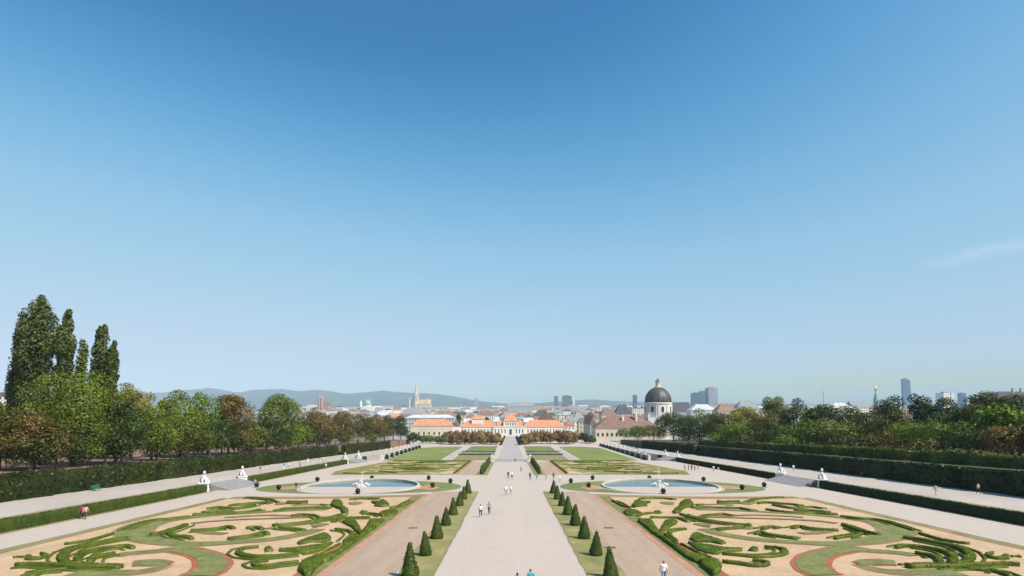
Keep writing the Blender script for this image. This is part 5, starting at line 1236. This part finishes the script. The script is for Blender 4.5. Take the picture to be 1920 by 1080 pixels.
# ------------------------------------------------------------------ people
def body_mesh(kind):
    J = {'pelvis': (0, 0, .95), 'belly': (0, 0, 1.1), 'chest': (0, -.01, 1.32), 'neck': (0, -.01, 1.48), 'skull': (0, -.03, 1.58), 'crown': (0, -.02, 1.70)}
    Rd = {'pelvis': .16, 'belly': .14, 'chest': .165, 'neck': .06, 'skull': .09, 'crown': .075}
    E_ = [('pelvis', 'belly'), ('belly', 'chest'), ('chest', 'neck'), ('neck', 'skull'), ('skull', 'crown')]
    st = {'walk': (0.30, -0.26, 0.16, -0.18), 'stride': (-0.24, 0.28, -0.2, 0.16), 'stand': (0.02, -0.03, 0.03, -0.02)}[kind]
    for q, sd in ((-1, 'l'), (1, 'r')):
        f = st[0] if q < 0 else st[1]; a = st[3] if q < 0 else st[2]
        for nm, p, r in (('hip', (q * .10, 0, .90), .10), ('knee', (q * .10, -f * .5 - .03, .50), .065), ('ankle', (q * .10, -f + (.05 if f < 0 else 0), .10 + (.06 if f < -.1 else 0)), .043), ('toe', (q * .11, -f - .14, .045 + (.02 if f < -.1 else 0)), .04)):
            J[nm + sd] = p; Rd[nm + sd] = r
        for nm, p, r in (('shoulder', (q * .19, 0, 1.40), .065), ('elbow', (q * .25, -a * .5 + .03, 1.13), .047), ('wrist', (q * .26, -a - .05, .90), .033), ('palm', (q * .26, -a - .08, .82), .036), ('tip', (q * .25, -a - .11, .74), .018), ('thumb', (q * .23, -a - .13, .82), .014)):
            J[nm + sd] = p; Rd[nm + sd] = r
        E_ += [('pelvis', 'hip' + sd), ('hip' + sd, 'knee' + sd), ('knee' + sd, 'ankle' + sd), ('ankle' + sd, 'toe' + sd), ('chest', 'shoulder' + sd), ('shoulder' + sd, 'elbow' + sd), ('elbow' + sd, 'wrist' + sd), ('wrist' + sd, 'palm' + sd), ('palm' + sd, 'tip' + sd), ('palm' + sd, 'thumb' + sd)]
    names_ = list(J); me = bpy.data.meshes.new('skeleton'); me.from_pydata([J[n] for n in names_], [(names_.index(a), names_.index(b)) for a, b in E_], [])
    o = bpy.data.objects.new('skeleton', me); COL.objects.link(o); o.modifiers.new('skin', 'SKIN'); sv = me.skin_vertices[0].data
    for i, n_ in enumerate(names_): sv[i].radius = (Rd[n_], Rd[n_] * (0.72 if n_ in ('chest', 'belly', 'pelvis') else 1)); sv[i].use_root = (n_ == 'pelvis')
    sb = o.modifiers.new('sub', 'SUBSURF'); sb.levels = 1; sb.render_levels = 1
    dg = bpy.context.evaluated_depsgraph_get(); ev = o.evaluated_get(dg); out = bpy.data.meshes.new_from_object(ev); out.name = 'person'
    bpy.data.objects.remove(o)
    for i in range(5): out.materials.append(None)
    mi = []
    for p in out.polygons:                      # 0 top, 1 trousers, 2 skin, 3 hair, 4 shoes
        c = p.center
        if c.z > 1.50: k = 3 if (c.z > 1.64 or c.y > -0.05) else 2
        elif c.z > 1.46 and abs(c.x) < .1: k = 2
        elif abs(c.x) > .2 and c.z < 1.16: k = 2
        elif c.z > .96: k = 0
        elif c.z > .11: k = 1
        else: k = 4
        mi.append(k)
    out.polygons.foreach_set('material_index', mi); out.polygons.foreach_set('use_smooth', [True] * len(mi)); out.update()
    return out
BODY = {k: body_mesh(k) for k in ('walk', 'stride', 'stand')}
CL = {'white': (.75, .75, .74), 'black': (.02, .02, .022), 'navy': (.03, .045, .10), 'teal': (.03, .33, .36), 'grey': (.30, .30, .31), 'red': (.45, .05, .05), 'pink': (.62, .32, .32), 'blue': (.12, .22, .42), 'khaki': (.38, .31, .20), 'brown': (.16, .09, .06), 'skin': (.50, .30, .21), 'dark hair': (.03, .02, .015), 'fair hair': (.32, .22, .11), 'maroon': (.16, .04, .06), 'green': (.08, .22, .1)}
def cm(n): return mat('cloth_' + n, CL[n], 0.85, 0.1, 6)
def person(x, y, z, rz, top, trs, hair, label, pose='walk', s=1.0, trs_short=False):
    o = bpy.data.objects.new('person', BODY[pose]); COL.objects.link(o); o.location = (x, y, z); o.rotation_euler = (0, 0, rz); o.scale = (s, s, s)
    for i, n_ in enumerate((top, trs, 'skin', hair, 'black')):
        o.material_slots[i].link = 'OBJECT'; o.material_slots[i].material = cm(n_)
    tag(o, label, 'person', 'people in the garden')
    return o
def gp(px, py, dz=0.0):
    """where a line of sight meets the upper garden, raised by dz"""
    a = at(px, py, 100.0); d = a - Vector((0, 0, H0)); t = (dz - H0) / (d.z + S * d.y); return Vector((0, 0, H0)) + d * t
PPL = [ # px, py(feet), dz, heading deg, top, trousers, hair, pose, label
 (901, 970, 0, 175, 'white', 'black', 'dark hair', 'walk', 'person in white top and black trousers walking on the central path, left of a pair'),
 (917, 965, 0, 170, 'grey', 'navy', 'dark hair', 'stride', 'person in grey top and dark trousers walking on the central path, right of a pair'),
 (948, 929, 0, 0, 'white', 'grey', 'fair hair', 'walk', 'person in white top farther up the central path, left of a pair'),
 (958, 927, 0, 0, 'white', 'khaki', 'dark hair', 'stride', 'person in white top and khaki trousers, right of the second pair'),
 (953, 897, 0, 0, 'black', 'black', 'dark hair', 'walk', 'person all in black before the cascade, left of a pair'),
 (960, 898, 0, 10, 'white', 'black', 'dark hair', 'stride', 'person in white top and black trousers before the cascade, right of a pair'),
 (977, 885, 0, 0, 'pink', 'brown', 'dark hair', 'stand', 'person in pink top standing before the cascade balustrade'),
 (966, 868, 0, 180, 'black', 'grey', 'dark hair', 'stand', 'person in dark clothes leaning at the cascade balustrade'),
 (994, 900, 0, 180, 'navy', 'navy', 'dark hair', 'walk', 'person in navy at the right edge of the central path'),
 (1007, 901, 0, 170, 'blue', 'grey', 'fair hair', 'stride', 'person in blue top beside the far yew row on the right'),
 (1024, 899, 0, 0, 'pink', 'grey', 'dark hair', 'stand', 'person in pink top on the right side path, left of three'),
 (1038, 900, 0, 0, 'maroon', 'brown', 'dark hair', 'walk', 'person in maroon on the right side path, middle of three'),
 (1050, 905, 0, 20, 'white', 'khaki', 'fair hair', 'stride', 'person in pale clothes on the right side path, right of three'),
 (1245, 1096, 0, 170, 'white', 'blue', 'red', 'walk', 'person in white with red hat on the near right side path'),
 (970, 1120, 0, 175, 'maroon', 'black', 'dark hair', 'walk', 'dark-haired person cut by the bottom edge, left of the pair'),
 (995, 1117, 0, 185, 'teal', 'navy', 'brown', 'stride', 'brown-haired person in teal top cut by the bottom edge'),
 (152, 973, 0, 200, 'maroon', 'black', 'dark hair', 'walk', 'person in dark clothes before the left low hedge, left of a pair'),
 (160, 974, 0, 190, 'pink', 'maroon', 'dark hair', 'stride', 'person in pink and maroon before the left low hedge, right of a pair'),
 (478, 914, 0, 10, 'grey', 'grey', 'fair hair', 'walk', 'person in pale grey on the path below the left sphinxes'),
 (555, 921, 0, 0, 'black', 'teal', 'dark hair', 'stand', 'person in black top and teal trousers at the left end of the left basin'),
 (488, 886, TER, 0, 'red', 'grey', 'fair hair', 'walk', 'person in red with fair hair on the left terrace beside the hedge wall'),
 (533, 880, TER, 0, 'teal', 'white', 'dark hair', 'walk', 'person in teal on the left terrace, left of a pair'),
 (541, 879, TER, 0, 'white', 'khaki', 'fair hair', 'stride', 'person in white on the left terrace, right of a pair'),
 (562, 878, TER, 180, 'grey', 'blue', 'dark hair', 'walk', 'person in grey and blue alone on the left terrace'),
 (577, 870, TER, 0, 'white', 'white', 'dark hair', 'stand', 'person in white on the left terrace, first of four'),
 (586, 870, TER, 0, 'khaki', 'white', 'dark hair', 'walk', 'person in khaki top on the left terrace, second of four'),
 (600, 868, TER, 0, 'grey', 'white', 'dark hair', 'stride', 'person in grey top on the left terrace, third of four'),
 (606, 867, TER, 0, 'white', 'grey', 'fair hair', 'stand', 'person in white and grey on the left terrace, fourth of four'),
 (601, 879, 0, 0, 'white', 'khaki', 'dark hair', 'walk', 'person in white below the left low hedge, left of a pair'),
 (611, 879, 0, 0, 'white', 'grey', 'fair hair', 'stride', 'person in white and grey below the left low hedge, right of a pair'),
 (700, 853, TER, 20, 'pink', 'grey', 'fair hair', 'walk', 'person in pink at the far end of the left terrace'),
 (1755, 929, TER, 175, 'grey', 'pink', 'dark hair', 'walk', 'person in grey with bare legs on the right terrace'),
 (1835, 927, TER, 175, 'khaki', 'black', 'fair hair', 'stride', 'person in khaki and black on the right terrace near the edge'),
 (1488, 884, TER, 170, 'white', 'grey', 'dark hair', 'stand', 'person in white between the two near right sphinxes'),
 (1616, 893, TER, 170, 'navy', 'grey', 'dark hair', 'walk', 'person in navy in the shade of the right hedge wall'),
 (1277, 857, TER, 180, 'pink', 'pink', 'fair hair', 'stand', 'person in pink on the right terrace past the far sphinxes'),
 (1284, 881, 0, 30, 'grey', 'black', 'dark hair', 'stand', 'person in grey at the left of the group by the right low hedge'),
 (1291, 882, 0, 90, 'navy', 'black', 'dark hair', 'stand', 'person in navy, second in the group by the right low hedge'),
 (1297, 883, 0, 200, 'black', 'maroon', 'dark hair', 'stand', 'person in black, third in the group by the right low hedge'),
 (1303, 882, 0, 300, 'white', 'navy', 'fair hair', 'stand', 'person in white, fourth in the group by the right low hedge'),
 (1309, 880, 0, 250, 'black', 'black', 'dark hair', 'stand', 'person all in black at the right of the group by the right low hedge'),
 (1338, 885, 0, 180, 'white', 'blue', 'dark hair', 'walk', 'person in white and blue walking by the right low hedge, left of a pair'),
 (1347, 887, 0, 180, 'grey', 'white', 'dark hair', 'stride', 'person in grey and white walking by the right low hedge, right of a pair'),
]
for px, py, dz, hd, tp, tr_, hr, ps, lab in PPL:
    p = gp(px, py, dz); person(p.x, p.y, gA(p.y) + dz + 0.03, R(hd), tp, tr_, hr, lab, ps, rng.uniform(0.95, 1.05))
# a green bench by the left hedge wall
p = gp(277, 906, TER); be = empty('park_bench', (-69.3, 96.0, gA(96.0) + TER + 0.012), R(90)); BM = mat('bench_paint', (0.02, 0.16, 0.09), 0.5, 0.1, 3)
for k in range(4): MB().box(-0.95, 0.95, -0.26 + k * 0.125, -0.16 + k * 0.125, 0.43, 0.47).build('seat_slat', BM, be)
for k in range(4): MB().box(-0.95, 0.95, 0.25 + k * 0.03, 0.29 + k * 0.03, 0.52 + k * 0.12, 0.61 + k * 0.12).build('back_slat', BM, be)
for q in (-0.8, 0.8):
    MB().box(q - 0.04, q + 0.04, -0.24, -0.18, 0, 0.43).box(q - 0.04, q + 0.04, 0.18, 0.24, 0, 0.43).box(q - 0.03, q + 0.03, -0.24, 0.3, 0.38, 0.425).build('leg', IRON, be)
tag(be, 'green slatted bench against the left hedge wall', 'bench')

# ------------------------------------------------------------------ haze over the plain
hz_m = bpy.data.materials.new('haze_air'); hz_m.use_nodes = True; t_ = hz_m.node_tree; t_.nodes.clear()
o_ = t_.nodes.new('ShaderNodeOutputMaterial'); pv = t_.nodes.new('ShaderNodeVolumePrincipled')
pv.inputs['Color'].default_value = (0.58, 0.75, 1.0, 1); pv.inputs['Density'].default_value = 6.2e-5; pv.inputs['Anisotropy'].default_value = -0.25
t_.links.new(pv.outputs[0], o_.inputs['Volume'])
tag(MB().box(-15500, 15500, -900, 12900, -45, 360).build('haze', hz_m), kind='stuff')
